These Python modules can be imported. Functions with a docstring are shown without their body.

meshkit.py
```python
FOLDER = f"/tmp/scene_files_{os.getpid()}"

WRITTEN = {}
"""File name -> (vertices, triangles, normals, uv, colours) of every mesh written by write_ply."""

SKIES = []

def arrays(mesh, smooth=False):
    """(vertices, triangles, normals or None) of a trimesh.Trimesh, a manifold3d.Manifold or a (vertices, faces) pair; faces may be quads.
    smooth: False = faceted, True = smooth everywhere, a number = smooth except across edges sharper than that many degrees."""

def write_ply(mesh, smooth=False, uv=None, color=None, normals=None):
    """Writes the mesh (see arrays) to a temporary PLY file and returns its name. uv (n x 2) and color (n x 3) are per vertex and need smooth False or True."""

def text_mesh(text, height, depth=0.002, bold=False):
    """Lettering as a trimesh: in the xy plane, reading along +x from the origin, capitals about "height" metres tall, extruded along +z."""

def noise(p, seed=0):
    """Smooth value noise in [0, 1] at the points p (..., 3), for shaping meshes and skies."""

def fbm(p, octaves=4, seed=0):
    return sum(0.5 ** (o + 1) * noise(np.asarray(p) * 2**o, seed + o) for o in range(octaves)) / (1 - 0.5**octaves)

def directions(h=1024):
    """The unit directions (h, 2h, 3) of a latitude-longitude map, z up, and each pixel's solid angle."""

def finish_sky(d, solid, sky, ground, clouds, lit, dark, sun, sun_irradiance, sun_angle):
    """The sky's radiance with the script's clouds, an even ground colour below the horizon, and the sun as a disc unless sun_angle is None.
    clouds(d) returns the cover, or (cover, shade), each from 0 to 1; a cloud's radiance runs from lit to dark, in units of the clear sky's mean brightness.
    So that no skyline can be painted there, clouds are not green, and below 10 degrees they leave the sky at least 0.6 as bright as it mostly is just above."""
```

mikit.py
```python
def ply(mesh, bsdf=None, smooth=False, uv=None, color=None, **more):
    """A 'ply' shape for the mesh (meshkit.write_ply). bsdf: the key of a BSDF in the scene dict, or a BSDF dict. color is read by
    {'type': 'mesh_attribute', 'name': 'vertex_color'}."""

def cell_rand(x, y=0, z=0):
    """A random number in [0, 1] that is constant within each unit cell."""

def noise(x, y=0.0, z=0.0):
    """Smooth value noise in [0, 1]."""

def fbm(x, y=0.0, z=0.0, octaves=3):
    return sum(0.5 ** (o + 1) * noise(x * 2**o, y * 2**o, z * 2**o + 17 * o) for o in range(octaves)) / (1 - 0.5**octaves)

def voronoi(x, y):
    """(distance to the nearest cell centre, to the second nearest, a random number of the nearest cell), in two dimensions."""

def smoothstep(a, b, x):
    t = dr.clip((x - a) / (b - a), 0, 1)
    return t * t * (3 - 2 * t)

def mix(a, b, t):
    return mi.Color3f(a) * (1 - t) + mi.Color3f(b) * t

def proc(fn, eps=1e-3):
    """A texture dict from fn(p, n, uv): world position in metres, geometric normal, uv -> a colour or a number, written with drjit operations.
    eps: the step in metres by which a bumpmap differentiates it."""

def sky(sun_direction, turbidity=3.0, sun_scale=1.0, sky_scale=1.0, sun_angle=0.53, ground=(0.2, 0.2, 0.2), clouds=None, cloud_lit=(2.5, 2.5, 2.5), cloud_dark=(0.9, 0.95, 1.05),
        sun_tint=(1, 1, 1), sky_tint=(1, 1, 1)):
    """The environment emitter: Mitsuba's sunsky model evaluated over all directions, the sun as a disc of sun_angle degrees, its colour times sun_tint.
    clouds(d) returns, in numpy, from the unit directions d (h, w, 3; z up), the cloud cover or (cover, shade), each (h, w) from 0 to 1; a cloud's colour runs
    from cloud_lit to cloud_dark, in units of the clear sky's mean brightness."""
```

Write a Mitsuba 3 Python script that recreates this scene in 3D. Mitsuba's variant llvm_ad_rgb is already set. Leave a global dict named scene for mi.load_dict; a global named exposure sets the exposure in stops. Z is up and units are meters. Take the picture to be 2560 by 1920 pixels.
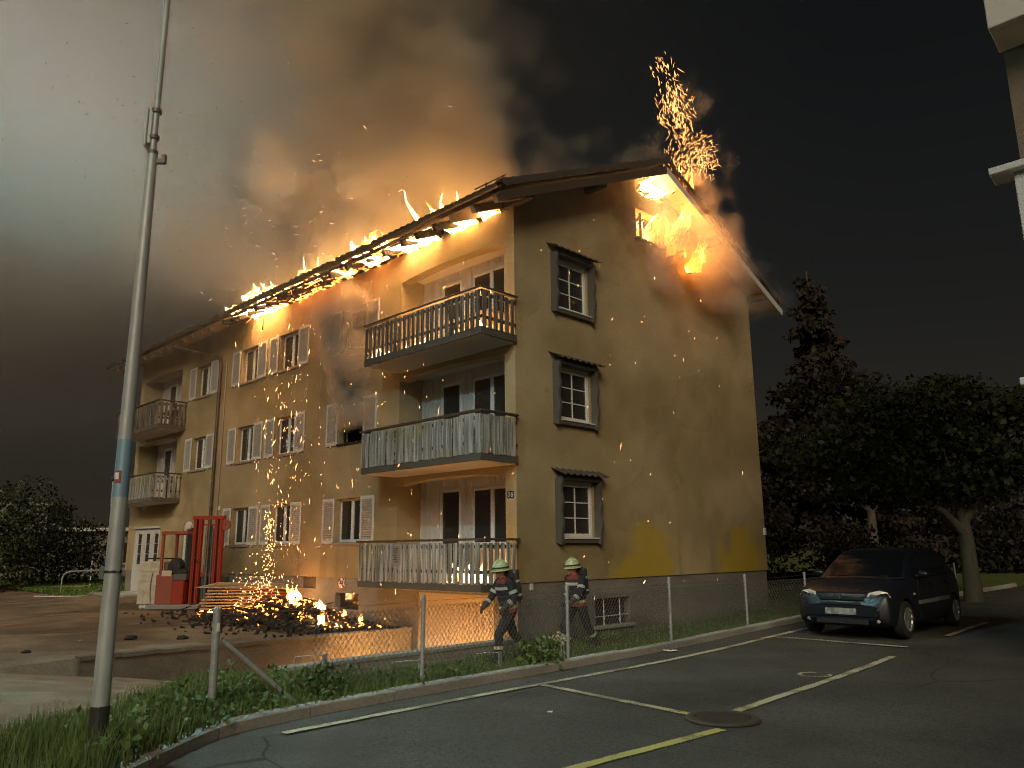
import math, random
import numpy as np, trimesh, drjit as dr, mitsuba as mi, mikit, meshkit
from mikit import noise, fbm, voronoi, cell_rand, smoothstep, mix, proc
from shapely.geometry import Polygon, box as sbox
from scipy.ndimage import zoom as ndzoom, gaussian_filter, map_coordinates

T = mi.ScalarTransform4f
scene, labels = {}, {}
rng = np.random.default_rng(7)

# ---------------------------------------------------------------- camera, sky, exposure
SUN_SCALE, SKY_SCALE, LAMP = 1.45, 0.12, 3300.0
PL_CORE, PL_SIDE, PL_HAZE = 0.75, 0.13, 0.006

CAM = np.array([-12.0155, -11.7321, 0.7081])
YAW, PITCH, ROLL = 0.7779, 0.2092, -0.0093
FW = np.array([math.cos(PITCH) * math.cos(YAW), math.cos(PITCH) * math.sin(YAW), math.sin(PITCH)])
_r = np.cross(FW, [0, 0, 1]); _r /= np.linalg.norm(_r); _u = np.cross(_r, FW)
UP = -_r * math.sin(ROLL) + _u * math.cos(ROLL)
scene['camera'] = {'type': 'perspective', 'fov': 2 * math.degrees(math.atan(1280 / 1942.29)), 'fov_axis': 'x', 'near_clip': 0.05, 'far_clip': 600.0,
                   'to_world': T().look_at(origin=CAM.tolist(), target=(CAM + FW).tolist(), up=UP.tolist())}
exposure = 0.0
# a weak, very soft light from behind the camera stands for the night glow of the street; the sky itself is almost black
scene['sky_light'] = mikit.sky((-0.70, -0.56, 0.44), turbidity=4, sun_scale=SUN_SCALE, sky_scale=SKY_SCALE, sun_angle=28, sun_tint=(0.84, 0.93, 1.0),
                               sky_tint=(1.75, 1.12, 0.72), ground=(0.06, 0.06, 0.055))
FIRE = 3.0        # brightness of all flames

# ---------------------------------------------------------------- helpers
def quads_to_tris(f):
    f = np.asarray(f)
    return np.vstack([f[:, [0, 1, 2]], f[:, [0, 2, 3]]]) if f.shape[1] == 4 else f

def mk(v, f):
    return trimesh.Trimesh(np.asarray(v, float), quads_to_tris(np.asarray(f, int)), process=False)

def cat(ms):
    return trimesh.util.concatenate([m for m in ms if m is not None])

def bx(x0, x1, y0, y1, z0, z1):
    m = trimesh.creation.box((abs(x1 - x0), abs(y1 - y0), abs(z1 - z0)))
    m.apply_translation(((x0 + x1) / 2, (y0 + y1) / 2, (z0 + z1) / 2))
    return m

def cbx(x0, x1, y0, y1, z0, z1, c=0.01):
    """a box with chamfered edges"""
    e = np.array([abs(x1 - x0), abs(y1 - y0), abs(z1 - z0)]) / 2
    c = min(c, e.min() * 0.45)
    pts = []
    for s in np.ndindex(2, 2, 2):
        s = np.array(s) * 2 - 1
        for k in range(3):
            q = e - c; q[k] = e[k]
            pts.append(s * q)
    m = trimesh.convex.convex_hull(np.array(pts))
    m.apply_translation(((x0 + x1) / 2, (y0 + y1) / 2, (z0 + z1) / 2))
    return m

def tube(pts, r, n=8, cap=True):
    p = np.asarray(pts, float); k = len(p)
    r = np.broadcast_to(np.asarray(r, float), (k,))
    t = np.gradient(p, axis=0); t /= np.linalg.norm(t, axis=1, keepdims=True) + 1e-12
    ref = np.array([0, 0, 1.0]) if abs(t[:, 2]).mean() < 0.8 else np.array([1.0, 0, 0])
    a = np.cross(t, ref); a /= np.linalg.norm(a, axis=1, keepdims=True) + 1e-12
    b = np.cross(t, a)
    an = np.arange(n) * 2 * np.pi / n
    v = (p[:, None] + r[:, None, None] * (np.cos(an)[None, :, None] * a[:, None] + np.sin(an)[None, :, None] * b[:, None])).reshape(-1, 3)
    i, j = np.meshgrid(np.arange(k - 1), np.arange(n), indexing='ij')
    f = np.stack([i * n + j, (i + 1) * n + j, (i + 1) * n + (j + 1) % n, i * n + (j + 1) % n], -1).reshape(-1, 4)
    f = quads_to_tris(f)
    if cap:
        v = np.vstack([v, p[0], p[-1]]); c0, c1 = k * n, k * n + 1
        jj = np.arange(n)
        f = np.vstack([f, np.stack([np.full(n, c0), jj, (jj + 1) % n], 1), np.stack([np.full(n, c1), (k - 1) * n + (jj + 1) % n, (k - 1) * n + jj], 1)])
    return mk(v, f)

def cyl(p0, p1, r, n=16):
    return tube([p0, p1], r, n)

def lathe(prof, n=24, axis='z', at=(0, 0, 0)):
    prof = np.asarray(prof, float); k = len(prof); an = np.arange(n) * 2 * np.pi / n
    v = np.stack([prof[:, None, 0] * np.cos(an), prof[:, None, 0] * np.sin(an), np.broadcast_to(prof[:, None, 1], (k, n))], -1).reshape(-1, 3)
    if axis == 'x': v = v[:, [2, 0, 1]]
    if axis == 'y': v = v[:, [1, 2, 0]]
    i, j = np.meshgrid(np.arange(k - 1), np.arange(n), indexing='ij')
    f = np.stack([i * n + j, i * n + (j + 1) % n, (i + 1) * n + (j + 1) % n, (i + 1) * n + j], -1).reshape(-1, 4)
    m = mk(v, f); m.apply_translation(at)
    return m

def prism(poly, d0, d1, plane):
    """extrude a 2-D outline (list or shapely polygon): plane 'yz' along x, 'xz' along y, 'xy' along z"""
    g = poly if hasattr(poly, 'exterior') else Polygon(poly)
    m = trimesh.creation.extrude_polygon(g, abs(d1 - d0), engine='earcut')
    v = np.array(m.vertices); lo = min(d0, d1)
    f = np.array(m.faces)
    if plane == 'yz': v = np.stack([v[:, 2] + lo, v[:, 0], v[:, 1]], 1)
    elif plane == 'xz': v = np.stack([v[:, 0], v[:, 2] + lo, v[:, 1]], 1); f = f[:, ::-1]
    else: v = np.stack([v[:, 0], v[:, 1], v[:, 2] + lo], 1)
    return mk(v, f)

def beam(p0, p1, w, h, up=(0, 0, 1)):
    p0, p1 = np.asarray(p0, float), np.asarray(p1, float)
    t = p1 - p0; L = np.linalg.norm(t); t /= L
    s = np.cross(t, up); s /= np.linalg.norm(s); u = np.cross(s, t)
    m = trimesh.creation.box((L, w, h))
    M = np.eye(4); M[:3, 0], M[:3, 1], M[:3, 2], M[:3, 3] = t, s, u, (p0 + p1) / 2
    m.apply_transform(M)
    return m

def grid_mesh(P):
    """a mesh from an (n, m, 3) array of points"""
    n, m = P.shape[:2]
    i, j = np.meshgrid(np.arange(n - 1), np.arange(m - 1), indexing='ij')
    f = np.stack([i * m + j, (i + 1) * m + j, (i + 1) * m + j + 1, i * m + j + 1], -1).reshape(-1, 4)
    return mk(P.reshape(-1, 3), f)

USED = {}
def numbered(name):
    k = USED.get(name, 0); USED[name] = k + 1
    return name if k == 0 else f'{name}_{k:03d}'

def lab(key, label=None, cat_=None, group=None, kind=None):
    d = {}
    if label: d['label'] = label
    if cat_: d['category'] = cat_
    if group: d['group'] = group
    if kind: d['kind'] = kind
    labels[key] = d
    return key

def thing(name, label, cat_, group=None):
    return lab(numbered(name), label, cat_, group)

def obj(name, mesh, bsdf, parent=None, smooth=False, **kw):
    key = numbered(parent + '__' + name if parent else name)
    scene[key] = mikit.ply(mesh, bsdf, smooth=smooth, **kw)
    return key

def reuse(src, name, parent, M, bsdf=None):
    key = numbered(parent + '__' + name)
    d = dict(scene[src]); d['to_world'] = T(np.asarray(M).tolist())
    if bsdf: d['bsdf'] = {'type': 'ref', 'id': bsdf}
    scene[key] = d
    return key

def struct(name, mesh, bsdf, smooth=False):
    key = obj(name, mesh, bsdf, None, smooth); labels[key] = {'kind': 'structure'}
    return key

def move(x=0, y=0, z=0, rz=0.0):
    M = np.eye(4); c, s = math.cos(rz), math.sin(rz)
    M[0, 0], M[0, 1], M[1, 0], M[1, 1] = c, -s, s, c; M[:3, 3] = (x, y, z)
    return M

def emit(rgb, w=1.0):
    return {'type': 'area', 'radiance': {'type': 'rgb', 'value': [float(c) * FIRE for c in rgb]}, 'sampling_weight': float(w)}

def smo(a, b, x):
    t = np.clip((np.asarray(x, float) - a) / (b - a), 0, 1)
    return t * t * (3 - 2 * t)

# ---------------------------------------------------------------- materials
def rgb(*c): return {'type': 'rgb', 'value': [float(x) for x in c]}
def prin(c, rough=0.6, metal=0.0, spec=0.5, **kw):
    return {'type': 'twosided', 'bsdf': {'type': 'principled', 'base_color': c if isinstance(c, dict) else rgb(*c), 'roughness': float(rough), 'metallic': float(metal), 'specular': float(spec), **kw}}
def bumped(c, height, rough=0.8, eps=2e-3, spec=0.3, scale=1.0):
    return {'type': 'twosided', 'bsdf': {'type': 'bumpmap', 'arbitrary': proc(height, eps), 'scale': float(scale),
            'nested': {'type': 'principled', 'base_color': c if isinstance(c, dict) else rgb(*c), 'roughness': float(rough), 'specular': float(spec)}}}

def plaster_col(p, n, uv):
    big = fbm(p.x * 0.45 + 3, p.y * 0.45, p.z * 0.45 + 9, 3)
    mid = fbm(p.x * 2.3, p.y * 2.3 + 5, p.z * 1.6, 3)
    fine = noise(p.x * 38, p.y * 38, p.z * 38)
    c = mix(mi.Color3f(0.30, 0.225, 0.120), mi.Color3f(0.42, 0.318, 0.190), smoothstep(0.3, 0.7, big))
    c = c * (0.86 + 0.22 * mid) * (0.90 + 0.2 * fine)
    # hairline cracks and patched areas
    vw, vd2, vr = voronoi((p.x + p.y) * 0.55 + 0.5 * mid, p.z * 0.5 + 0.6 * big)
    c = c * (1 - 0.10 * smoothstep(0.55, 0.75, vr)) * (1 - 0.22 * smoothstep(0.010, 0.0, vd2 - vw) * smoothstep(0.45, 0.6, big))
    # rain streaks that run down the wall
    st = smoothstep(0.60, 0.9, noise(p.x * 5 + 11, p.y * 5, p.z * 0.25)) * smoothstep(2.0, 0.2, p.z)
    c = mix(c, mi.Color3f(0.20, 0.155, 0.09), 0.45 * st)
    # two old patches of stronger yellow paint low on the gable wall
    g = mi.Float(p.y < 0.02)
    wob = fbm(p.x * 1.6, p.z * 1.6, 4.0, 2)
    d1 = smoothstep(1.0, 0.5, dr.sqrt(dr.square((p.x - 4.6) / 1.6) + dr.square((p.z - 0.15) / 1.35)) + 0.7 * (wob - 0.5))
    d2 = smoothstep(1.0, 0.5, dr.sqrt(dr.square((p.x - 9.6) / 1.9) + dr.square((p.z - 0.1) / 1.3)) + 0.7 * (wob - 0.5))
    c = mix(c, mi.Color3f(0.42, 0.285, 0.025), g * 0.8 * dr.maximum(d1, d2))
    # soot above the burnt-out opening on the long side and around the gable opening
    s1 = smoothstep(1.25, 0.25, dr.abs(p.y - 6.35) + 0.9 * (mid - 0.5)) * smoothstep(3.7, 5.2, p.z) * (1 - g)
    rr = dr.sqrt(dr.square((p.x - 5.7) / 2.3) + dr.square((p.z - 9.9) / 1.5)) + 1.0 * (fbm(p.x * 2, p.z * 2, 1.0, 3) - 0.5)
    s2 = smoothstep(1.1, 0.5, rr) * g
    return mix(c, mi.Color3f(0.055, 0.045, 0.038), 0.75 * dr.maximum(s1, s2))
def plaster_h(p, n, uv):
    return 0.008 * fbm(p.x * 17, p.y * 17, p.z * 17, 3) + 0.004 * noise(p.x * 60, p.y * 60, p.z * 60)
scene['m_plaster'] = bumped(proc(plaster_col), plaster_h, 0.9)

def plinth_col(p, n, uv):
    a = fbm(p.x * 1.1, p.y * 1.1, p.z * 2.0, 3); b = noise(p.x * 30, p.y * 30, p.z * 30)
    c = mix(mi.Color3f(0.14, 0.13, 0.12), mi.Color3f(0.25, 0.22, 0.20), a) * (0.85 + 0.3 * b)
    return mix(c, mi.Color3f(0.05, 0.055, 0.035), 0.6 * smoothstep(-0.85, -1.4, p.z + 0.4 * (a - 0.5)))
def rough_h(p, n, uv): return 0.006 * fbm(p.x * 22, p.y * 22, p.z * 22, 3)
scene['m_plinth'] = bumped(proc(plinth_col), rough_h, 0.9)
def conc_col(p, n, uv):
    a = fbm(p.x * 1.7 + 7, p.y * 1.7, p.z * 3.0, 3); b = noise(p.x * 45, p.y * 45, p.z * 45)
    return mix(mi.Color3f(0.17, 0.165, 0.155), mi.Color3f(0.36, 0.34, 0.31), a) * (0.8 + 0.35 * b)
scene['m_concrete'] = bumped(proc(conc_col), rough_h, 0.88)

def asphalt_col(p, n, uv):
    big = fbm(p.x * 0.35, p.y * 0.35, 2.0, 3)
    mid = fbm(p.x * 1.6 + 4, p.y * 1.6, 6.0, 3)
    gr = noise(p.x * 85, p.y * 85, p.z * 85)
    c = mix(mi.Color3f(0.036, 0.033, 0.030), mi.Color3f(0.064, 0.058, 0.051), smoothstep(0.3, 0.72, big)) * (0.72 + 0.55 * mid) * (0.62 + 0.76 * gr)
    # cracks and a mended seam
    wx = p.x + 0.5 * fbm(p.x * 0.8, p.y * 0.8, 1.0, 3); wy = p.y + 0.6 * fbm(p.x * 0.7 + 9, p.y * 0.7, 3.0, 3)
    d, d2, w = voronoi(wx * 0.36, wy * 0.36)
    crack = smoothstep(0.012, 0.0, d2 - d) * smoothstep(0.42, 0.6, fbm(p.x * 0.5 + 2, p.y * 0.5, 8.0, 2))
    return mix(c, mi.Color3f(0.02, 0.018, 0.016), 0.8 * crack)
def asphalt_h(p, n, uv): return 0.004 * noise(p.x * 70, p.y * 70, 1.0) + 0.006 * fbm(p.x * 3, p.y * 3, 2.0, 2)
scene['m_asphalt'] = bumped(proc(asphalt_col), asphalt_h, 0.82, spec=0.3)
def yard_col(p, n, uv):
    big = fbm(p.x * 0.5 + 20, p.y * 0.5, 2.0, 3); mid = fbm(p.x * 2.4, p.y * 2.4, 6.0, 3); gr = noise(p.x * 60, p.y * 60, p.z * 60)
    c = mix(mi.Color3f(0.075, 0.052, 0.035), mi.Color3f(0.15, 0.105, 0.072), smoothstep(0.3, 0.7, big)) * (0.65 + 0.6 * mid) * (0.7 + 0.6 * gr)
    return mix(c, mi.Color3f(0.20, 0.17, 0.13), 0.5 * smoothstep(0.66, 0.8, fbm(p.x * 0.9 + 5, p.y * 2.2, 3.0, 3)))
scene['m_yard'] = bumped(proc(yard_col), asphalt_h, 0.85)
def paint_col(p, n, uv):
    a = fbm(p.x * 3.2, p.y * 3.2, 5.0, 3); b = noise(p.x * 70, p.y * 70, 1.0)
    wear = smoothstep(0.46, 0.62, a + 0.25 * (b - 0.5))
    yel = smoothstep(-6.3, -8.2, p.y) * smoothstep(-4.2, -5.4, p.x)
    c = mix(mi.Color3f(0.34, 0.30, 0.22), mi.Color3f(0.36, 0.30, 0.10), yel)
    return mix(c, mi.Color3f(0.10, 0.088, 0.07), 0.75 * wear)
scene['m_paint'] = prin(proc(paint_col), 0.8)
def soil_col(p, n, uv):
    a = fbm(p.x * 1.3, p.y * 1.3, 5.0, 3); b = noise(p.x * 24, p.y * 24, 2.0)
    return mix(mi.Color3f(0.035, 0.045, 0.016), mi.Color3f(0.075, 0.085, 0.030), a) * (0.6 + 0.7 * b)
scene['m_soil'] = prin(proc(soil_col), 0.95, spec=0.1)

def wood_grey_col(p, n, uv):
    k = cell_rand(dr.floor(p.x * 7.7), dr.floor(p.y * 7.7), 3.0)
    g = fbm(p.x * 26, p.y * 26, p.z * 1.3, 3)
    c = mix(mi.Color3f(0.16, 0.155, 0.15), mi.Color3f(0.40, 0.385, 0.365), smoothstep(0.32, 0.68, g)) * (0.7 + 0.5 * k)
    moss = smoothstep(0.58, 0.75, fbm(p.x * 1.1, p.y * 1.1 + 3, p.z * 1.5, 2))
    return mix(c, mi.Color3f(0.20, 0.19, 0.04), 0.45 * moss)
def wood_dark_col(p, n, uv):
    g = fbm(p.x * 26, p.y * 26, p.z * 1.3, 3); k = cell_rand(dr.floor(p.x * 7.7), dr.floor(p.y * 7.7), 3.0)
    return mix(mi.Color3f(0.075, 0.060, 0.052), mi.Color3f(0.20, 0.165, 0.14), smoothstep(0.32, 0.68, g)) * (0.7 + 0.5 * k)
scene['m_wood_dark'] = prin(proc(wood_dark_col), 0.85, spec=0.2)
scene['m_wood_grey'] = prin(proc(wood_grey_col), 0.85, spec=0.2)
def wood_col(p, n, uv):
    g = fbm(p.x * 9, p.y * 2.5, p.z * 30, 3)
    return mix(mi.Color3f(0.26, 0.17, 0.10), mi.Color3f(0.48, 0.36, 0.24), g)
scene['m_wood'] = prin(proc(wood_col), 0.75, spec=0.2)
scene['m_rafter'] = prin((0.30, 0.22, 0.16), 0.75, spec=0.2)
scene['m_white'] = prin((0.66, 0.66, 0.67), 0.5)
scene['m_shutter'] = prin((0.55, 0.53, 0.52), 0.6)
scene['m_panel'] = prin((0.52, 0.50, 0.50), 0.6)
scene['m_glass_dark'] = prin((0.034, 0.030, 0.028), 0.10, spec=0.6)
scene['m_black'] = prin((0.018, 0.017, 0.017), 0.55)
scene['m_char'] = prin((0.016, 0.013, 0.011), 0.8)
def charwood_col(p, n, uv):
    a = fbm(p.x * 14, p.y * 14, p.z * 14, 3)
    return mix(mi.Color3f(0.012, 0.010, 0.009), mi.Color3f(0.085, 0.055, 0.035), smoothstep(0.5, 0.75, a))
scene['m_charwood'] = prin(proc(charwood_col), 0.85)
scene['m_tile'] = prin((0.060, 0.045, 0.040), 0.75)
scene['m_zinc'] = prin((0.30, 0.30, 0.30), 0.45, metal=0.5)
scene['m_brown'] = prin((0.070, 0.048, 0.036), 0.45)
scene['m_surround'] = prin((0.085, 0.072, 0.062), 0.8)
def galv_col(p, n, uv):
    d, d2, w = voronoi((p.x + p.y) * 60, p.z * 60)
    a = fbm(p.x * 6, p.y * 6, p.z * 2.2, 3)
    return mix(mi.Color3f(0.26, 0.275, 0.29), mi.Color3f(0.47, 0.49, 0.51), 0.5 * w + 0.5 * a)
scene['m_galv'] = prin(proc(galv_col), 0.45, metal=0.35)
scene['m_wire'] = prin((0.20, 0.20, 0.20), 0.5, metal=0.6)
scene['m_rock'] = prin((0.22, 0.19, 0.15), 0.9)
scene['m_red'] = prin((0.29, 0.030, 0.014), 0.45)
scene['m_red_dirty'] = prin((0.26, 0.065, 0.045), 0.7)
scene['m_chrome'] = prin((0.75, 0.76, 0.78), 0.15, metal=1.0)
scene['m_steel_dark'] = prin((0.12, 0.12, 0.125), 0.5, metal=0.4)
scene['m_rubber'] = prin((0.017, 0.017, 0.018), 0.75)
# ---------------------------------------------------------------- ground
def zlot(x, y): return -0.80 + 0.11 * smo(-3, 3.5, x)
KERB = np.array([(-16.5, -19.0), (-13.6, -13.0), (-11.7, -8.6), (-10.35, -6.45), (-9.85, -5.92), (-9.53, -5.66), (-9.12, -5.33), (-8.75, -5.08), (-8.3, -4.99), (-7.6, -4.93), (-6.5, -4.90), (-4.8, -4.86), (-2.0, -4.80), (2, -4.80), (8, -4.80), (16, -4.80), (40, -4.8)])
def resample(P, step):
    d = np.r_[0, np.cumsum(np.linalg.norm(np.diff(P, axis=0), axis=1))]
    s = np.linspace(0, d[-1], int(d[-1] / step) + 2)
    return np.stack([np.interp(s, d, P[:, 0]), np.interp(s, d, P[:, 1])], 1)
KR = resample(KERB, 0.25)
_t = np.gradient(KR, axis=0); _t /= np.linalg.norm(_t, axis=1, keepdims=True)
KN = np.stack([-_t[:, 1], _t[:, 0]], 1)          # to the lawn side
# parking lot: from the kerb outwards
far = np.stack([np.linspace(-22, 70, len(KR)), np.full(len(KR), -45.0)], 1)
far[:, 0] = np.interp(np.linspace(0, 1, len(KR)), [0, 0.25, 1], [-17, 0, 60])
ss = np.r_[0, np.linspace(0, 1, 40)[1:] ** 1.7]
P = KR[:, None] * (1 - ss)[None, :, None] + far[:, None] * ss[None, :, None]
P = np.concatenate([P, zlot(P[..., 0], P[..., 1])[..., None]], -1)
P[..., 2] += 0.012 * (meshkit.fbm(P * [0.7, 0.7, 0], 3, 5) - 0.5)
struct('parking_lot', grid_mesh(P[:, ::-1]), 'm_asphalt', smooth=True)

# lawn: from the kerb to the foot of the house and to the path
INNER = np.array([(-30, -19.0), (-19, -11.5), (-14.5, -6.2), (-12.0, -4.2), (-10.8, -3.4), (-10.0, -3.0), (-9.5, -2.5), (-8.9, -2.45), (-8.25, -1.75), (-7.7, -1.25), (-7.2, -0.8), (-6.5, -0.35), (-5.6, -0.18), (-4.5, -0.15), (-2.0, -0.15), (2, -0.05), (8, -0.05), (16, 1.5), (60, 8.0)])
def along(P, n):
    d = np.r_[0, np.cumsum(np.linalg.norm(np.diff(P, axis=0), axis=1))]
    s = np.interp(n, np.linspace(0, 1, len(P)), d)
    return np.stack([np.interp(s, d, P[:, 0]), np.interp(s, d, P[:, 1])], -1)
def zlawn(x, y, v):
    zb = np.interp(y, [-4.9, -4.45, -3.6, -2.2, -0.2, 8], [0.07, 0.0, -0.20, -0.49, -0.53, -0.45])
    zb = zb * smo(14, 9, x) + zlot(x, y)
    za = -0.735 - 0.22 * smo(0.0, 1.0, v)
    w = smo(-7.2, -4.4, x)
    return za * (1 - w) + zb * w
NU, NV = 420, 34
uu = np.linspace(0, 1, NU)
LP = np.stack([along(KERB + np.c_[np.zeros(len(KERB)), np.zeros(len(KERB))], uu), along(INNER, uu)], 1)
LP = np.stack([np.interp(uu, np.linspace(0, 1, len(KERB)), KERB[:, 0]), np.interp(uu, np.linspace(0, 1, len(KERB)), KERB[:, 1])], 1)
# match kerb and inner line by hand-picked pairs of equal length parameter
ka = np.array([0, 0.09, 0.17, 0.24, 0.28, 0.32, 0.36, 0.40, 0.44, 0.50, 0.56, 0.66, 0.78, 0.84, 0.90, 0.95, 1.0])
KU = np.stack([np.interp(uu, ka, KERB[:, 0]), np.interp(uu, ka, KERB[:, 1])], 1)
ia = np.array([0, 0.09, 0.15, 0.19, 0.22, 0.25, 0.29, 0.33, 0.37, 0.41, 0.45, 0.50, 0.55, 0.60, 0.70, 0.80, 0.87, 0.93, 1.0])
IU = np.stack([np.interp(uu, ia, INNER[:, 0]), np.interp(uu, ia, INNER[:, 1])], 1)
vv = np.linspace(0, 1, NV)
LXY = KU[:, None] * (1 - vv)[None, :, None] + IU[:, None] * vv[None, :, None]
LZ = zlawn(LXY[..., 0], LXY[..., 1], vv[None, :])
LZ += 0.05 * (meshkit.fbm(np.concatenate([LXY * 0.9, LZ[..., None]], -1), 3, 8) - 0.5) * np.minimum(1, vv * 8)[None, :]
LAWN = np.concatenate([LXY, LZ[..., None]], -1)
struct('lawn', grid_mesh(LAWN), 'm_soil', smooth=True)
def lawn_at(u, v):
    c = np.stack([np.asarray(u) * (NU - 1), np.asarray(v) * (NV - 1)])
    return np.stack([map_coordinates(LAWN[..., k], c, order=1) for k in range(3)], -1)

# kerb stones, one metre each, with open joints
kerb = struct('kerb', cat([bx(-20, -19.9, -30, -29.9, -1, -0.9)]), 'm_concrete')
del scene[kerb]
def strip(a, b, w0, w1, zt, drop):
    """a solid strip that follows the kerb line from arc length a to b"""
    d = np.r_[0, np.cumsum(np.linalg.norm(np.diff(KR, axis=0), axis=1))]
    s = np.linspace(a, b, 6)
    c = np.stack([np.interp(s, d, KR[:, k]) for k in (0, 1)], 1); n = np.stack([np.interp(s, d, KN[:, k]) for k in (0, 1)], 1)
    ring = []
    for off, dz in ((w0, -drop), (w0, -0.015), (w0 + 0.015, 0), (w1 - 0.015, 0), (w1, -0.015), (w1, -drop)):
        q = c + n * off
        ring.append(np.c_[q, zlot(q[:, 0], q[:, 1]) + zt + dz])
    R = np.array(ring).transpose(1, 0, 2)
    m = grid_mesh(R)
    k = R.shape[1]
    ends = [[0, i + 1, i] for i in range(1, k - 1)], [[(len(s) - 1) * k, (len(s) - 1) * k + i, (len(s) - 1) * k + i + 1] for i in range(1, k - 1)]
    return mk(m.vertices, np.vstack([m.faces] + [np.array(e) for e in ends]))
a = 2.0
while a < 44:
    q = obj('stone', strip(a + 0.006, a + 0.994, -0.02, 0.13, 0.10 + rng.uniform(-0.008, 0.008), 0.3), 'm_concrete', kerb)
    a += 1.0
labels[kerb] = {'kind': 'structure'}

# yard, driveway ramp to the garage, retaining walls
def far_wall_y(x): return 3.52 + (x / 7.4) * 0.95
gx = np.unique(np.r_[np.linspace(-34, -13, 22), np.linspace(-13, 0.0, 105)])
gy = np.unique(np.r_[np.linspace(-8, -0.4, 30), np.linspace(-0.4, 4.2, 70), np.linspace(4.2, 24, 60), np.linspace(24, 60, 16)])
GX, GY = np.meshgrid(gx, gy, indexing='ij')
zy = -0.98 - 0.16 * smo(-6, 0, GX) * smo(9, 4, GY) + 0.12 * smo(14, 19, GY) * smo(-6, 0, GX)
zr = -1.18 - 1.22 * smo(-8.6, -1.0, GX)
edge = smo(-9.6, -7.3, GX)
z = np.where(GY < far_wall_y(GX) + 0.1, zy * (1 - edge) + zr * edge, zy)
z = np.where((GY < -0.12) & (GX > -6.8), -2.7, z)
z = np.where((GY < -0.12) & (GX <= -6.8), np.minimum(z, -1.06), z)
z += 0.02 * (meshkit.fbm(np.stack([GX, GY, 0 * GX], -1) * 1.3, 3, 3) - 0.5)
struct('yard', grid_mesh(np.stack([GX, GY, z], -1)), 'm_yard', smooth=40)
def zyard(x, y): return float(-0.98 - 0.16 * smo(-6, 0, x) * smo(9, 4, y) + 0.12 * smo(14, 19, y) * smo(-6, 0, x))
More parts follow.
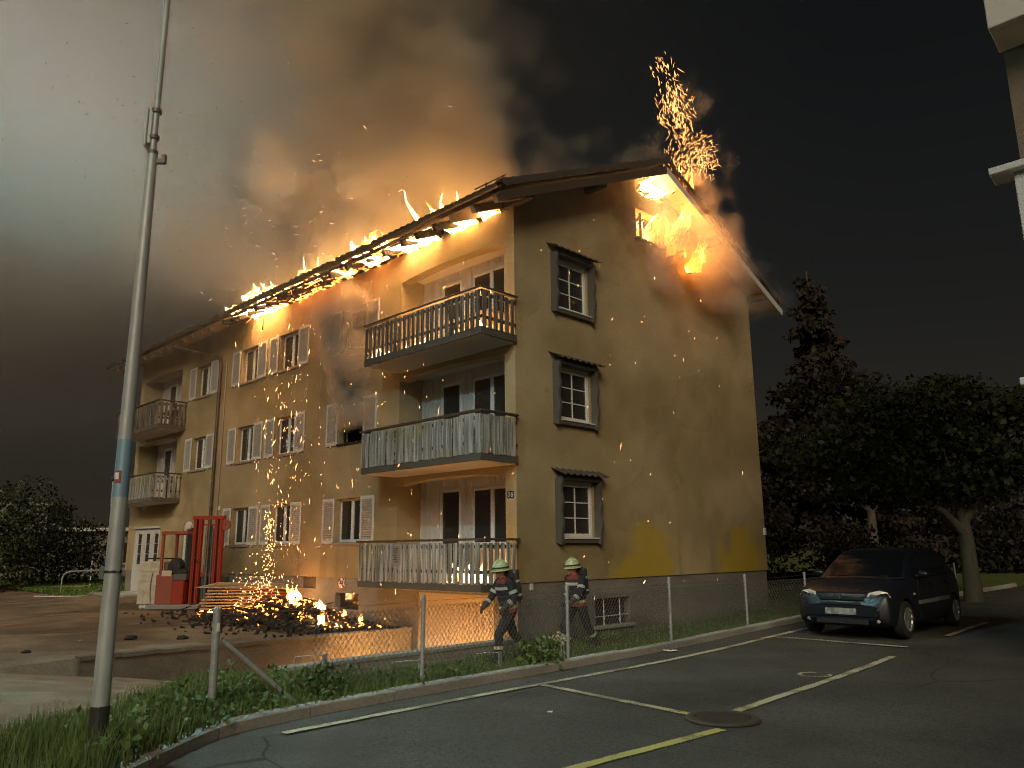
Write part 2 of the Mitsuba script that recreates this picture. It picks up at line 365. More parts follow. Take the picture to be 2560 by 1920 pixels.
def retain_col(p, n, uv):
    a = fbm(p.x * 1.9, p.y * 1.9, p.z * 2.6, 3); b = noise(p.x * 40, p.y * 40, p.z * 40)
    dirt = mix(mi.Color3f(0.060, 0.047, 0.036), mi.Color3f(0.13, 0.11, 0.09), a)
    pale = mix(mi.Color3f(0.20, 0.16, 0.12), mi.Color3f(0.36, 0.31, 0.25), a)
    return mix(dirt, pale, smoothstep(-3.4, -1.6, p.x + 1.2 * (a - 0.5))) * (0.75 + 0.45 * b)
scene['m_retain'] = bumped(proc(retain_col), rough_h, 0.9)
# the far retaining wall, its coping slightly proud
xs = np.linspace(-7.55, -0.005, 12); q = np.c_[xs, far_wall_y(xs)]
w = thing('retaining_wall', 'low concrete retaining wall on the far side of the sunken garage ramp', 'wall')
top = np.interp(xs, [-7.55, 0], [-0.955, -1.125])
obj('body', cat([prism([(q[i, 0], q[i, 1]), (q[i + 1, 0], q[i + 1, 1]), (q[i + 1, 0], q[i + 1, 1] + 0.2), (q[i, 0], q[i, 1] + 0.2)], -2.6, top[i] - 0.05, 'xy') for i in range(len(xs) - 1)]), 'm_retain', w)
obj('coping', cat([prism([(q[i, 0], q[i, 1] - 0.03), (q[i + 1, 0], q[i + 1, 1] - 0.03), (q[i + 1, 0], q[i + 1, 1] + 0.23), (q[i, 0], q[i, 1] + 0.23)], top[i] - 0.05, top[i] + 0.02, 'xy') for i in range(len(xs) - 1)]), 'm_retain', w)
w = thing('ramp_wall', 'grey concrete wall holding the lawn bank beside the garage ramp', 'wall')
obj('body', prism([(-5.4, -0.2), (-0.01, -0.2), (-0.01, 0.04), (-5.4, 0.04)], -2.6, -1.13, 'xy'), 'm_concrete', w)
obj('coping', prism([(-5.45, -0.23), (-0.01, -0.23), (-0.01, 0.07), (-5.45, 0.07)], -1.13, -1.075, 'xy'), 'm_concrete', w)

# land beyond
g = np.array([(-300, -300), (300, -300), (300, 300), (-300, 300)])
struct('terrain', mk([(-400, -400, -2.9), (400, -400, -2.9), (400, 400, -2.9), (-400, 400, -2.9)], [[0, 1, 2, 3]]), 'm_soil')
ys = np.r_[np.linspace(20.5, 60, 20), 90, 200]; xs = np.r_[np.linspace(-2.2, 20, 14), 60, 200]
XX, YY = np.meshgrid(xs, ys, indexing='ij'); ZZ = -0.92 + 0.03 * (YY - 22).clip(0, 20) / 3 + 0.06 * meshkit.fbm(np.stack([XX, YY, 0 * XX], -1) * .5, 3, 2)
ZZ = np.where((XX > -0.5) & (YY < 23.0), -1.5, ZZ)
struct('meadow', grid_mesh(np.stack([XX, YY, ZZ], -1)), 'm_soil', smooth=True)

# painted lines, 4 mm above the asphalt
LINES = [((-8.4, -5.43), (-6.18, -5.40)), ((-6.18, -5.40), (-2.98, -5.43)), ((-2.98, -5.43), (0.4, -5.40)), ((0.4, -5.40), (7, -5.4)),
         ((-5.20, -5.46), (-5.47, -7.55)), ((0.42, -5.45), (0.38, -7.5)), ((-5.1, -7.78), (-2.9, -7.70)), ((-2.9, -7.70), (-0.58, -7.63)), ((-7.7, -7.90), (-5.82, -8.06)), ((1.9, -7.6), (4.6, -7.5))]
for (p0, p1) in LINES:
    p0, p1 = np.array(p0), np.array(p1); t = (p1 - p0) / np.linalg.norm(p1 - p0); nn = np.array([-t[1], t[0]]) * 0.05
    k = int(np.linalg.norm(p1 - p0) / 0.15) + 2
    c = p0 + (p1 - p0) * np.linspace(0, 1, k)[:, None]
    wv = 1 + 0.25 * (rng.random((k, 2)) - 0.5)
    A, B = c + nn * wv[:, :1], c - nn * wv[:, 1:]
    Q = np.stack([np.c_[B, zlot(B[:, 0], 0) + 0.012], np.c_[A, zlot(A[:, 0], 0) + 0.012]], 1)
    obj('line', grid_mesh(Q), 'm_paint', 'parking_lot')
# a small painted arc by the long line
an = np.linspace(0.3, 5.6, 26); Q = np.stack([np.c_[-2.55 + (0.17 + s) * np.cos(an), -7.42 + (0.17 + s) * np.sin(an), np.full(26, zlot(-2.55, 0) + 0.013)] for s in (-0.025, 0.025)], 1)
obj('ring_mark', grid_mesh(Q[::-1]), 'm_paint', 'parking_lot')
# manhole
mh = thing('manhole_cover', 'round iron manhole cover where the painted lines meet', 'manhole cover')
zc = -0.783
obj('frame', lathe([(0.255, 0.0), (0.255, 0.016), (0.31, 0.016), (0.33, 0.0)], 40, at=(-5.45, -7.86, zc - 0.004)), 'm_steel_rust', mh, smooth=30)
studs = [lathe([(0.001, 0.006), (0.25, 0.006), (0.252, -0.01)], 40)]
for i in range(-6, 7):
    for j in range(-6, 7):
        if math.hypot(i, j) * 0.038 < 0.235:
            b = bx(-0.012, 0.012, -0.012, 0.012, 0.006, 0.015); b.apply_translation((i * 0.038, j * 0.038, 0)); studs.append(b)
m = cat(studs); m.apply_translation((-5.45, -7.86, zc - 0.004))
obj('lid', m, 'm_steel_rust', mh)
scene['m_steel_rust'] = prin((0.055, 0.044, 0.036), 0.7, metal=0.2)
# ---------------------------------------------------------------- the burning house
H = thing('apartment_building', 'three storey ochre apartment house with its roof on fire', 'building')
W_, L_, EAVE = 11.08, 22.3, 8.72
def Tz(x): return 8.986 + (0.45 * x if x < 5.54 else 2.493 - 0.425 * (x - 5.54))      # top of the tiles
def Uz(x): return Tz(x) - 0.24                                      # underside of the roof boards
LOG = [(0.33, 4.2), (18.1, 21.9)]                                    # loggias
def arch(y0, y1, z0, zs, rise=0.11, n=10):
    t = np.linspace(0, 1, n)
    return [(y0, z0)] + [(y0 + (y1 - y0) * a, zs + rise * (1 - (2 * a - 1) ** 2)) for a in t] + [(y1, z0)]
PAIRS = {'a': (7.58, 5.17), 'b': (11.18, 8.78), 'c': (13.775, 11.376), 'd': (17.27, 14.91)}
facade = sbox(0, 0, L_, EAVE)
SW = 0.61
WIN = []
for nm, (l, r) in PAIRS.items():
    for k in range(3):
        if nm == 'd' and k == 0: continue
        o = (r + SW, l - SW, 0.93 + 2.7 * k, 2.10 + 2.7 * k)
        WIN.append((nm, k, o)); facade = facade.difference(sbox(o[0], o[2], o[1], o[3]))
for i, (y0, y1) in enumerate(LOG):
    for k in range(3):
        if i == 1 and k == 0: continue
        facade = facade.difference(Polygon(arch(y0, y1, -0.03 + 2.7 * k, 2.28 + 2.7 * k)))
facade = facade.difference(sbox(19.05, -0.01, 21.6, 1.68)).difference(sbox(15.55, -0.01, 16.95, 1.70))
obj('long_wall', prism(facade, 0.0, 0.30, 'yz'), 'm_plaster', H)
gab = Polygon([(0.0, 0), (W_, 0), (W_, Uz(W_)), (5.54, Uz(5.54)), (0.0, Uz(0))])
GW = []
for k in range(3):
    o = (1.45, 2.61, 0.95 + 2.7 * k, 2.23 + 2.7 * k); GW.append(o)
    gab = gab.difference(sbox(o[0], o[2], o[1], o[3]))
gab = gab.difference(sbox(4.88, 9.15, 6.13, 10.04)).difference(Polygon([(4.95, 10.62), (5.3, 10.5), (6.2, 10.6), (6.25, 10.72), (5.6, 11.1), (5.1, 10.9)]))
gm = prism(gab, 0.0, 0.30, 'xz')
m = np.array(gm.vertices); m[(m[:, 1] > 0.2) & (m[:, 0] < 0.01), 0] = 0.30; m[(m[:, 1] < 0.1) & (m[:, 0] < 0.01), 0] = -0.0005
obj('gable_wall', mk(np.c_[m[:, 0], m[:, 1] - 0.0005, m[:, 2]], gm.faces), 'm_plaster', H)
obj('back_wall', bx(W_ - 0.3, W_, 0.3, L_, 0, EAVE), 'm_plaster', H)
obj('end_wall', bx(0.3, W_ - 0.3, L_ - 0.3, L_, 0, 8.6), 'm_plaster', H)
obj('attic_floor', bx(0.3, W_ - 0.3, 0.3, L_ - 0.3, 8.30, 8.42), 'm_charwood', H)

# plinth with the garage opening
pl = sbox(0.03, -2.55, L_ - 0.03, 0).difference(sbox(0.75, -2.6, 3.42, -0.28)).difference(sbox(5.8, -0.82, 6.9, -0.40)).difference(sbox(7.9, -0.32, 8.7, 0.01)).difference(sbox(19.05, -0.82, 21.6, 0.01)).difference(sbox(15.55, -0.82, 16.95, 0.01))
obj('plinth', prism(pl, 0.035, 0.30, 'yz'), 'm_plinth', H)
pg = sbox(0.035, -2.55, W_ - 0.03, -0.001).difference(sbox(2.6, -1.06, 3.97, -0.45))
obj('plinth', prism(pg, 0.036, 0.30, 'xz'), 'm_plinth', H)
gd = numbered(H + '__garage_door')
obj('leaf', cat([cbx(0.14, 0.19, y, y + 0.215, -2.5, -0.52, 0.006) for y in np.arange(0.77, 3.3, 0.2205)]), 'm_garage', gd)
obj('frame', cat([bx(0.10, 0.26, 3.34, 3.418, -2.5, -0.285), bx(0.10, 0.26, 0.752, 0.80, -2.5, -0.285), bx(0.08, 0.26, 0.80, 3.34, -0.51, -0.285)]), 'm_garage', gd)
scene['m_garage'] = prin((0.50, 0.42, 0.33), 0.6)
def recess(name, y0, y1, z0, z1, d, bs, parent):
    return obj(name, bx(d, d + 0.03, y0 - 0.02, y1 + 0.02, z0 - 0.02, z1 + 0.02), bs, parent)
bw = numbered(H + '__cellar_window')
recess('pane', 5.8, 6.9, -0.82, -0.40, 0.20, 'm_glass_dark', bw)
bw = numbered(H + '__cellar_hatch'); recess('panel', 7.9, 8.7, -0.32, 0.01, 0.12, 'm_surround', bw)
bw = numbered(H + '__cellar_window')
obj('pane', bx(2.58, 3.99, 0.22, 0.25, -1.08, -0.43), 'm_glass_dark', bw)
obj('bars', cat([cyl((x, 0.10, -1.06), (x, 0.10, -0.45), 0.014, 8) for x in (3.0, 3.62)] + [cyl((2.6, 0.11, z), (3.97, 0.11, z), 0.010, 8) for z in (-0.86,)]), 'm_white', bw)
obj('sill', cbx(2.52, 4.05, -0.06, 0.21, -1.13, -1.065, 0.01), 'm_concrete', bw)

# windows of the long side
def window(o, parent, casement=True, x=0.15, pane='m_glass_dark'):
    y0, y1, z0, z1 = o
    w = numbered(parent + '__window')
    f = 0.055; ym = (y0 + y1) / 2
    obj('frame', cat([cbx(x, x + 0.06, y0, y0 + f, z0, z1, 0.006), cbx(x, x + 0.06, y1 - f, y1, z0, z1, 0.006), cbx(x, x + 0.06, y0 + f, y1 - f, z1 - f - 0.01, z1, 0.006), cbx(x, x + 0.06, y0 + f, y1 - f, z0, z0 + f + 0.015, 0.006), cbx(x - 0.012, x + 0.06, ym - 0.055, ym + 0.055, z0 + f + 0.015, z1 - f - 0.01, 0.006)]), 'm_white', w)
    obj('pane', bx(x + 0.025, x + 0.033, y0 + f, ym - 0.055, z0 + f + 0.015, z1 - f - 0.01), pane, w)
    obj('pane', bx(x + 0.025, x + 0.033, ym + 0.055, y1 - f, z0 + f + 0.015, z1 - f - 0.01), pane, w)
    obj('sill', cbx(-0.06, x, y0 - 0.05, y1 + 0.05, z0 - 0.085, z0 - 0.004, 0.008), 'm_sill', w)
    return w
scene['m_sill'] = prin((0.26, 0.22, 0.19), 0.8)
SHUT = None
def shutter(y0, z0, parent, tilt=0.0, hinge=0):
    """y0 = lower-y edge"""
    global SHUT
    s = numbered(parent + '__shutter')
    if SHUT is None:
        w, h = 0.575, 1.225; st = 0.055
        fr = cat([cbx(-0.055, -0.02, 0, st, 0, h, 0.005), cbx(-0.055, -0.02, w - st, w, 0, h, 0.005)] + [cbx(-0.055, -0.02, st, w - st, a, b, 0.005) for a, b in ((0, 0.10), (h - 0.09, h))]
                 + [cbx(-0.075, -0.035, 0.5 * w - 0.02, 0.5 * w + 0.02, -0.05, 0.012, 0.006), cbx(-0.045, 0.0, w, w + 0.03, 0.18, 0.24, 0.005), cbx(-0.045, 0.0, w, w + 0.03, 0.98, 1.04, 0.005)])
        sl = []
        for z in np.linspace(0.125, h - 0.125, 17):
            q = bx(-0.028, 0.028, st - 0.002, w - st + 0.002, -0.004, 0.004)
            q.apply_transform(trimesh.transformations.rotation_matrix(math.radians(52), (0, 1, 0))); q.apply_translation((-0.0365, 0, z)); sl.append(q)
        a = obj('frame', fr, 'm_shutter', s); b = obj('slats', cat(sl), 'm_shutter', s); labels[b] = {'kind': 'stuff'}
        SHUT = (dict(scene[a]), dict(scene[b]))
        scene[a]['to_world'] = scene[b]['to_world'] = T(move(0, y0, z0).tolist())
        return
    M = move(0, y0, z0)
    if hinge: M = M @ move(0, 0.6 if hinge > 0 else 0, 0) @ move(rz=tilt) @ move(0, -0.6 if hinge > 0 else 0, 0)
    for nm, d in zip(('frame', 'slats'), SHUT):
        k = numbered(s + '__' + nm); scene[k] = {**d, 'to_world': T(M.tolist())}
        if nm == 'slats': labels[k] = {'kind': 'stuff'}
for nm, k, o in WIN:
    burnt = nm == 'a' and k >= 1
    if burnt:
        w = numbered(H + '__window'); labels[w] = {'label': 'burnt out window opening with smoke pouring from it' if k == 1 else 'burnt window hidden in smoke'}
        obj('charred_frame', cat([cbx(0.15, 0.2, o[0], o[0] + 0.05, o[2], o[3]), cbx(0.15, 0.2, o[1] - 0.05, o[1], o[2], o[3] - 0.25), cbx(-0.05, 0.2, o[0] - 0.04, o[1] + 0.04, o[2] - 0.07, o[2] - 0.004)]), 'm_charwood', w)
        obj('room_back', bx(1.4, 1.45, o[0] - 0.8, o[1] + 0.8, o[2] - 0.9, o[3] + 0.4), 'm_char', w)
    else:
        window(o, H)
    sh = rng.uniform(-0.035, 0.015)
    l, r = PAIRS[nm]
    shutter(l - 0.575, 0.895 + 2.7 * k, H, -rng.uniform(0, 0.03), -1)
    shutter(r, 0.895 + 2.7 * k, H, rng.uniform(0.0, 0.05), 1)

# gable windows with dark sculpted boards and a small corrugated roof
for k, o in enumerate(GW):
    x0, x1, z0, z1 = o; w = numbered(H + '__gable_window')
    y = 0.06; f = 0.065
    obj('frame', cat([cbx(x0, x0 + f, y, y + 0.06, z0, z1, 0.006), cbx(x1 - f - 0.02, x1, y - 0.01, y + 0.06, z0, z1, 0.006), cbx(x0 + f, x1 - f - 0.02, y - 0.01, y + 0.06, z1 - 0.125, z1, 0.006), cbx(x0 + f, x1 - f - 0.02, y - 0.01, y + 0.06, z0, z0 + 0.09, 0.006)]), 'm_white', w)
    xa, xb, za, zb = x0 + f, x1 - f - 0.02, z0 + 0.09, z1 - 0.125
    xm = (xa + xb) / 2
    obj('muntins', cat([bx(xm - 0.012, xm + 0.012, y + 0.01, y + 0.03, za, zb)] + [bx(xa, xb, y + 0.012, y + 0.028, za + (zb - za) * a - 0.012, za + (zb - za) * a + 0.012) for a in (1 / 3, 2 / 3)]), 'm_white', w)
    for i in range(2):
        for j in range(3):
            obj('pane', bx((xa, xm)[i], (xm, xb)[i], y + 0.031, y + 0.037, za + (zb - za) * j / 3, za + (zb - za) * (j + 1) / 3), 'm_glass_dark', w)
    obj('sill', cbx(x0 + 0.02, x1 + 0.12, -0.12, y - 0.01, z0 - 0.035, z0 - 0.005, 0.006), 'm_white', w)
    n = 26; t = np.linspace(0, 1, n)
    for xs, sg in ((x0 - 0.21, 1), (x1 + 0.035, -1)):
        prof = 0.20 + 0.022 * np.cos(t * 3 * 2 * np.pi + 0.6) - 0.05 * smo(0.12, 0, t)
        zz = z0 - 0.16 + (z1 - z0 + 0.22) * t
        poly = [(-0.002, zz[0] + 0.05)] + [(-a, b) for a, b in zip(prof, zz)] + [(-0.002, zz[-1])]
        obj('side_board', prism(poly[::-1], xs, xs + 0.075, 'yz'), 'm_surround', w, smooth=40)
    obj('head_board', cbx(x0 - 0.134, x1 + 0.034, -0.20, -0.002, z1 + 0.003, z1 + 0.10, 0.008), 'm_surround', w)
    obj('bottom_board', cbx(x0 - 0.134, x1 + 0.034, -0.10, -0.002, z0 - 0.13, z0 - 0.04, 0.008), 'm_surround', w)
    nx = 64; xx = np.linspace(x0 - 0.34, x1 + 0.24, nx); rip = 0.022 * np.cos((xx - xx[0]) * 2 * np.pi / 0.215)
    top = []
    for yy, dz in ((0.0, 0.27), (-0.34, 0.125)):
        top.append(np.c_[xx, np.full(nx, yy - 0.002), z1 + dz + rip])
    A = np.array(top); B = A - [0, 0, 0.012]
    obj('canopy', cat([grid_mesh(A[::-1]), grid_mesh(B), grid_mesh(np.stack([A[1], B[1]])), grid_mesh(np.array([[A[0][0], A[1][0]], [B[0][0], B[1][0]]])), grid_mesh(np.array([[B[0][-1], B[1][-1]], [A[0][-1], A[1][-1]]]))]), 'm_tile', w, smooth=35)

# loggias and balconies
scene['m_soffit'] = prin((0.46, 0.42, 0.38), 0.85)
BOARD = {}
def balcony(y0, y1, k, X, parent, gap, skip, tag, lbl=None):
    b = numbered(parent + '__balcony')
    if lbl: labels[b] = {'label': lbl}
    zf = 5.40 + 2.7 * (k - 2)
    if k == 0: zf += 0.05
    obj('slab', cbx(X + 0.02, -0.002, y0 + 0.02, y1 - 0.02, zf - 0.2, zf - 0.03, 0.012), 'm_soffit', b)
    obj('edge_beam', cat([cbx(X - 0.015, X + 0.025, y0 - 0.01, y1 + 0.01, zf - 0.19, zf - 0.02, 0.006), cbx(X + 0.025, -0.002, y0 - 0.012, y0 + 0.024, zf - 0.19, zf - 0.02, 0.006), cbx(X + 0.025, -0.002, y1 - 0.024, y1 + 0.012, zf - 0.19, zf - 0.02, 0.006)]), 'm_surround', b)
    rt = zf + 0.88
    obj('hand_rail', cat([cbx(X - 0.06, X + 0.05, y0 - 0.06, y1 + 0.06, rt - 0.05, rt, 0.01), cbx(X + 0.05, -0.002, y0 - 0.06, y0 + 0.04, rt - 0.05, rt - 0.001, 0.01), cbx(X + 0.05, -0.002, y1 - 0.04, y1 + 0.06, rt - 0.05, rt - 0.001, 0.01)]), 'm_brown', b)
    obj('lower_rail', cat([bx(X + 0.01, X + 0.05, y0, y1, zf + a, zf + a + 0.07) for a in (0.17, 0.68)] + [bx(X + 0.05, -0.002, yy, yy + 0.04, zf + a, zf + a + 0.07) for a in (0.17, 0.68) for yy in (y0 + 0.01, y1 - 0.05)]), 'm_brown', b)
    pitch = (y1 - y0) / 25.0; wb = pitch - gap
    def put(M, wd):
        key = (round(wd, 3), k == 2)
        if key not in BOARD:
            q = cbx(-0.012, 0.012, -wd / 2, wd / 2, 0, 0.83, 0.004); v = np.array(q.vertices)
            BOARD[key] = mikit.ply(mk(v, q.faces), 'm_wood_dark' if k == 2 else 'm_wood_grey')
        kk = numbered(b + '__board'); scene[kk] = {**BOARD[key], 'to_world': T(M.tolist())}
    for i in range(25):
        y = y0 + pitch * (i + 0.5) + rng.normal(0, 0.004)
        wd = wb * (0.72 if gap < 0.02 and i % 2 else 1.0)
        lift = rng.uniform(-0.012, 0.012)
        put(move(X - 0.012 - (0.022 if gap < 0.02 and i % 2 else 0), y, zf - 0.045 + lift, rng.normal(0, 0.02)), wd)
    n = int(abs(X) / pitch)
    for i in range(n):
        for yy, sd in ((y0, -1), (y1, 1)):
            put(move(X + pitch * (i + 0.55), yy + sd * 0.012, zf - 0.045 + rng.uniform(-0.012, 0.012), math.pi / 2 + rng.normal(0, 0.02)), wb * (0.8 if i % 2 else 1))
    return b
def loggia(y0, y1, k, parent):
    l = numbered(parent + '__loggia'); z0, z1 = -0.05 + 2.7 * k, 2.50 + 2.7 * k
    D = 0.76
    obj('side_wall', bx(0.3, D, y1 - 0.001, y1 + 0.12, z0, z1), 'm_plaster', l)
    obj('side_wall', bx(0.3, D, y0 - 0.12, y0 + 0.001, z0, z1), 'm_plaster', l)
    obj('ceiling', bx(0.3, D, y0, y1, z1 - 0.08, z1), 'm_soffit', l)
    obj('floor', bx(0.0 + 0.002, D, y0, y1, z0 - 0.1, z0), 'm_concrete', l)
    # panelled back wall
    back = sbox(y0 - 0.1, z0, y1 + 0.1, z1).difference(sbox(y0 + 2.3, z0, y0 + 3.07, z0 + 2.22)).difference(sbox(y0 + 0.5, z0 + 0.85, y0 + 1.87, z0 + 2.20))
    obj('back_wall', prism(back, D, D + 0.1, 'yz'), 'm_panel', l)
    for y in np.arange(y0 + 0.06, y1, 0.21):
        segs = []
        inside = y0 + 2.24 < y < y0 + 3.13; inw = y0 + 0.44 < y < y0 + 1.93
        a = z0 + 2.3 if (inside or inw) else z0
        obj('batten', cbx(D - 0.022, D - 0.001, y - 0.02, y + 0.02, a, z1 - 0.085, 0.004), 'm_panel', l)
    d = (y0 + 2.3, y0 + 3.07, z0, z0 + 2.22)
    obj('door_frame', cat([cbx(D - 0.03, D + 0.07, d[0], d[0] + 0.06, d[2], d[3], 0.006), cbx(D - 0.03, D + 0.07, d[1] - 0.06, d[1], d[2], d[3], 0.006), cbx(D - 0.03, D + 0.07, d[0] + 0.06, d[1] - 0.06, d[3] - 0.07, d[3], 0.006), cbx(D - 0.02, D + 0.06, d[0] + 0.06, d[1] - 0.06, d[2], d[2] + 0.18, 0.006)]), 'm_white', l)
    obj('door_pane', bx(D + 0.02, D + 0.03, d[0] + 0.06, d[1] - 0.06, d[2] + 0.18, d[3] - 0.07), 'm_glass_dark', l)
    window((y0 + 0.5, y0 + 1.87, z0 + 0.85, z0 + 2.20), l.rsplit('__', 1)[0] if False else parent, x=D - 0.02)
    return l
for k in range(3):
    loggia(LOG[0][0], LOG[0][1], k, H)
    balcony(-0.06, 4.2, k, -1.1, H, (0.008, 0.004, 0.058)[k] if k != 0 else 0.05, 0, k, ('lowest balcony of weathered boards with small flames on its floor', 'middle balcony of closely set weathered boards', 'topmost balcony glowing with firelight between its slats')[k])
for k in (1, 2):
    loggia(LOG[1][0], LOG[1][1], k, H)
    balcony(17.45, 21.6, k, -1.02, H, 0.055, 0, k)

# doors on the yard
dd = numbered(H + '__double_door'); labels[dd] = {'label': 'white glazed double door of peeling boards'}
ys = np.linspace(19.09, 21.56, 4)
obj('frame', cat([cbx(0.02, 0.14, 19.05, 19.12, -0.82, 1.68, 0.008), cbx(0.02, 0.14, 21.53, 21.6, -0.82, 1.68, 0.008), cbx(-0.05, 0.14, 18.95, 21.65, 1.62, 1.70, 0.01)]), 'm_panel', dd)
for i in range(3):
    a, b = ys[i] + 0.02, ys[i + 1] - 0.02
    lf = numbered(dd + '__leaf')
    scene[lf] = mikit.ply(cat([cbx(0.06, 0.10, a, a + 0.20, 0.25, 1.6, 0.006), cbx(0.06, 0.10, b - 0.20, b, 0.25, 1.6, 0.006), cbx(0.06, 0.10, a + 0.2, b - 0.2, 1.42, 1.6, 0.006)] + [cbx(0.06, 0.10, y, y + (b - a) / 4 - 0.008, -0.8, 0.25, 0.005) for y in np.linspace(a, b, 5)[:-1]] + [bx(0.07, 0.09, a + 0.2, b - 0.2, z, z + 0.02) for z in (0.64, 1.02)]), 'm_panel')
    obj('pane', bx(0.085, 0.091, a + 0.19, b - 0.19, 0.24, 1.43), 'm_glass_dark', dd)
obj('handle', cat([cbx(0.0, 0.06, 20.28, 20.42, 0.06, 0.11, 0.008)]), 'm_black', dd)
yd = numbered(H + '__yard_door')
obj('frame', cat([cbx(0.05, 0.14, 15.55, 15.63, -0.82, 1.70), cbx(0.05, 0.14, 16.87, 16.95, -0.82, 1.70), cbx(0.05, 0.14, 15.63, 16.87, 1.55, 1.70)]), 'm_white', yd)
obj('leaf', bx(0.10, 0.13, 15.63, 16.87, -0.82, 1.55), 'm_glass_dark', yd)
obj('doorstep', cbx(-1.3, 0.03, 18.7, 22.2, -1.2, -0.80, 0.02), 'm_concrete', H)

# roof: rafters, boards, tiles, gutter
RF = numbered(H + '__roof'); labels[RF] = {'label': 'tiled roof burning along its left eave'}
def sl(x, y, d=0.0): return (x, y, Uz(x) + d)
BURN = (1.6, 12.9)
rys = np.arange(-0.42, 23.0, 0.735)
for i, y in enumerate(rys):
    hot = BURN[0] < y < BURN[1]
    e = -1.0 if not hot else -1.0 + rng.uniform(0.0, 0.25)
    dz = 0 if not hot else rng.uniform(-0.05, 0.02)
    obj('rafter', beam((0.6, y, Uz(0.6) - 0.09), (e, y + (rng.uniform(-0.05, 0.05) if hot else 0), Uz(e) - 0.09 + dz), 0.11, 0.175), 'm_charwood' if hot else 'm_rafter', RF)
for s_, (xa, xb) in enumerate(((-1.05, 5.54), (12.13, 5.54))):
    for y in (-0.66,):
        obj('barge_board', beam((xa, y, Uz(xa) - 0.085), (xb, y, Uz(xb) - 0.085), 0.05, 0.20), 'm_brown' if s_ == 0 else 'm_panel', RF)
for x in (-0.02, 2.7, 8.4, 11.1):
    obj('purlin', beam((x, -0.62, Uz(x) - 0.14), (x, 0.28, Uz(x) - 0.14), 0.16, 0.22), 'm_brown', RF)
# soffit boards of the verge (between purlins) and of the eaves
def board_strip(x0, x1, y0, y1, d0=0.0, d1=0.03):
    P0 = np.array([[x0, y0, Uz(x0) + d0], [x1, y0, Uz(x1) + d0], [x1, y1, Uz(x1) + d0], [x0, y1, Uz(x0) + d0]])
    v = np.vstack([P0, P0 + [0, 0, d1 - d0]])
    return mk(v, [[0, 3, 2, 1], [4, 5, 6, 7], [0, 1, 5, 4], [1, 2, 6, 5], [2, 3, 7, 6], [3, 0, 4, 7]])
for x in np.arange(-1.05, 5.5, 0.1648):
    obj('verge_board', board_strip(x, x + 0.158, -0.68, 0.0, 0, 0.022), 'm_rafter', RF)
for x in np.arange(5.545, 12.1, 0.1648):
    obj('verge_board', board_strip(x, min(x + 0.158, 12.13), -0.68, 0.0, 0, 0.022), 'm_panel', RF)
for j, x in enumerate(np.arange(-1.05, 0.2, 0.1785)):
    obj('eave_board', board_strip(x, x + 0.171, 0.0, BURN[0] + 0.9 - 0.35 * j + rng.uniform(-0.1, 0.1), 0, 0.022), 'm_rafter', RF)
    obj('eave_board', board_strip(x, x + 0.171, BURN[1] - 0.6 + 0.12 * j + rng.uniform(-0.3, 0.2), 23.0, 0, 0.022), 'm_rafter', RF)
    if j < 2:
        obj('eave_board', board_strip(x, x + 0.171, BURN[0] + 0.9, BURN[1] - 0.6, 0, 0.022), 'm_charwood', RF)
obj('eave_board', board_strip(10.9, 12.1, 0.0, 23.0, 0, 0.022), 'm_panel', RF)
# tile field (upper side, mostly out of sight), open where the fire has burnt through
def corrugated(x0, x1, y0, y1, nx, pitch=0.24):
    ny = int((y1 - y0) / pitch * 6) + 2
    xs = np.linspace(x0, x1, nx); yy = np.linspace(y0, y1, ny)
    X, Y = np.meshgrid(xs, yy, indexing='ij')
    Z = np.vectorize(Tz)(X) + 0.025 * np.cos((Y + 0.7) * 2 * np.pi / pitch)
    return grid_mesh(np.stack([X, Y, Z], -1))
k = obj('tile_field', cat([corrugated(-0.72, 5.54, -0.36, 2.2, 12), corrugated(-0.72, 0.25, 2.2, 4.0, 3), corrugated(4.4, 5.54, 2.2, 12.6, 5), corrugated(-0.72, 0.35, 6.2, 8.8, 3), corrugated(-0.72, 5.54, 12.6, 23.0, 12), corrugated(5.54, 11.8, -0.36, 23.0, 12)]), 'm_tile', RF); labels[k] = {'kind': 'stuff'}
k = obj('burnt_battens', cat([beam((x, 2.0, Tz(x) - 0.05), (x + rng.normal(0, 0.05), 12.8, Tz(x) - 0.05), 0.05, 0.04) for x in np.arange(0.3, 4.4, 0.45)] + [beam((0.3, y, Tz(0.3) - 0.16), (5.5, y, Tz(5.5) - 0.16), 0.10, 0.15) for y in np.arange(2.6, 12.6, 0.86)]), 'm_charwood', RF)
def tile_mesh(w=0.245, l=0.42, th=0.016):
    t = np.linspace(0, 1, 9); yy = (t - 0.5) * w * 1.06; zz = 0.045 * np.sin(np.pi * t) ** 0.8
    A = np.stack([np.c_[np.full(9, x), yy, zz + 0.018 * (1 - i)] for i, x in enumerate((0, l))])
    B = A - [0, 0, th]
    return cat([grid_mesh(A[:, ::-1]), grid_mesh(B), grid_mesh(np.stack([A[0], B[0]])), grid_mesh(np.stack([B[1], A[1]]))])
TILE = mikit.ply(tile_mesh(), 'm_tile')
SLOPE = math.atan(0.45)
for i, y in enumerate(np.arange(-0.58, 23.1, 0.24)):
    if rng.random() < 0.12 and 3 < y < 12.6: continue
    M = move(-1.10, y, Tz(-1.10) - 0.03 + rng.normal(0, 0.004)) @ trimesh.transformations.rotation_matrix(-SLOPE + rng.normal(0, 0.01), (0, 1, 0)) @ move(rz=rng.normal(0, 0.02))
    kk = numbered(RF + '__tile'); scene[kk] = {**TILE, 'to_world': T(M.tolist())}
vt = cat([cbx(-0.17, 0.17, -0.10, 0.10, -0.02, 0.02, 0.006), cbx(-0.17, 0.17, -0.12, -0.095, -0.13, 0.02, 0.006)])
VT = mikit.ply(vt, 'm_tile')
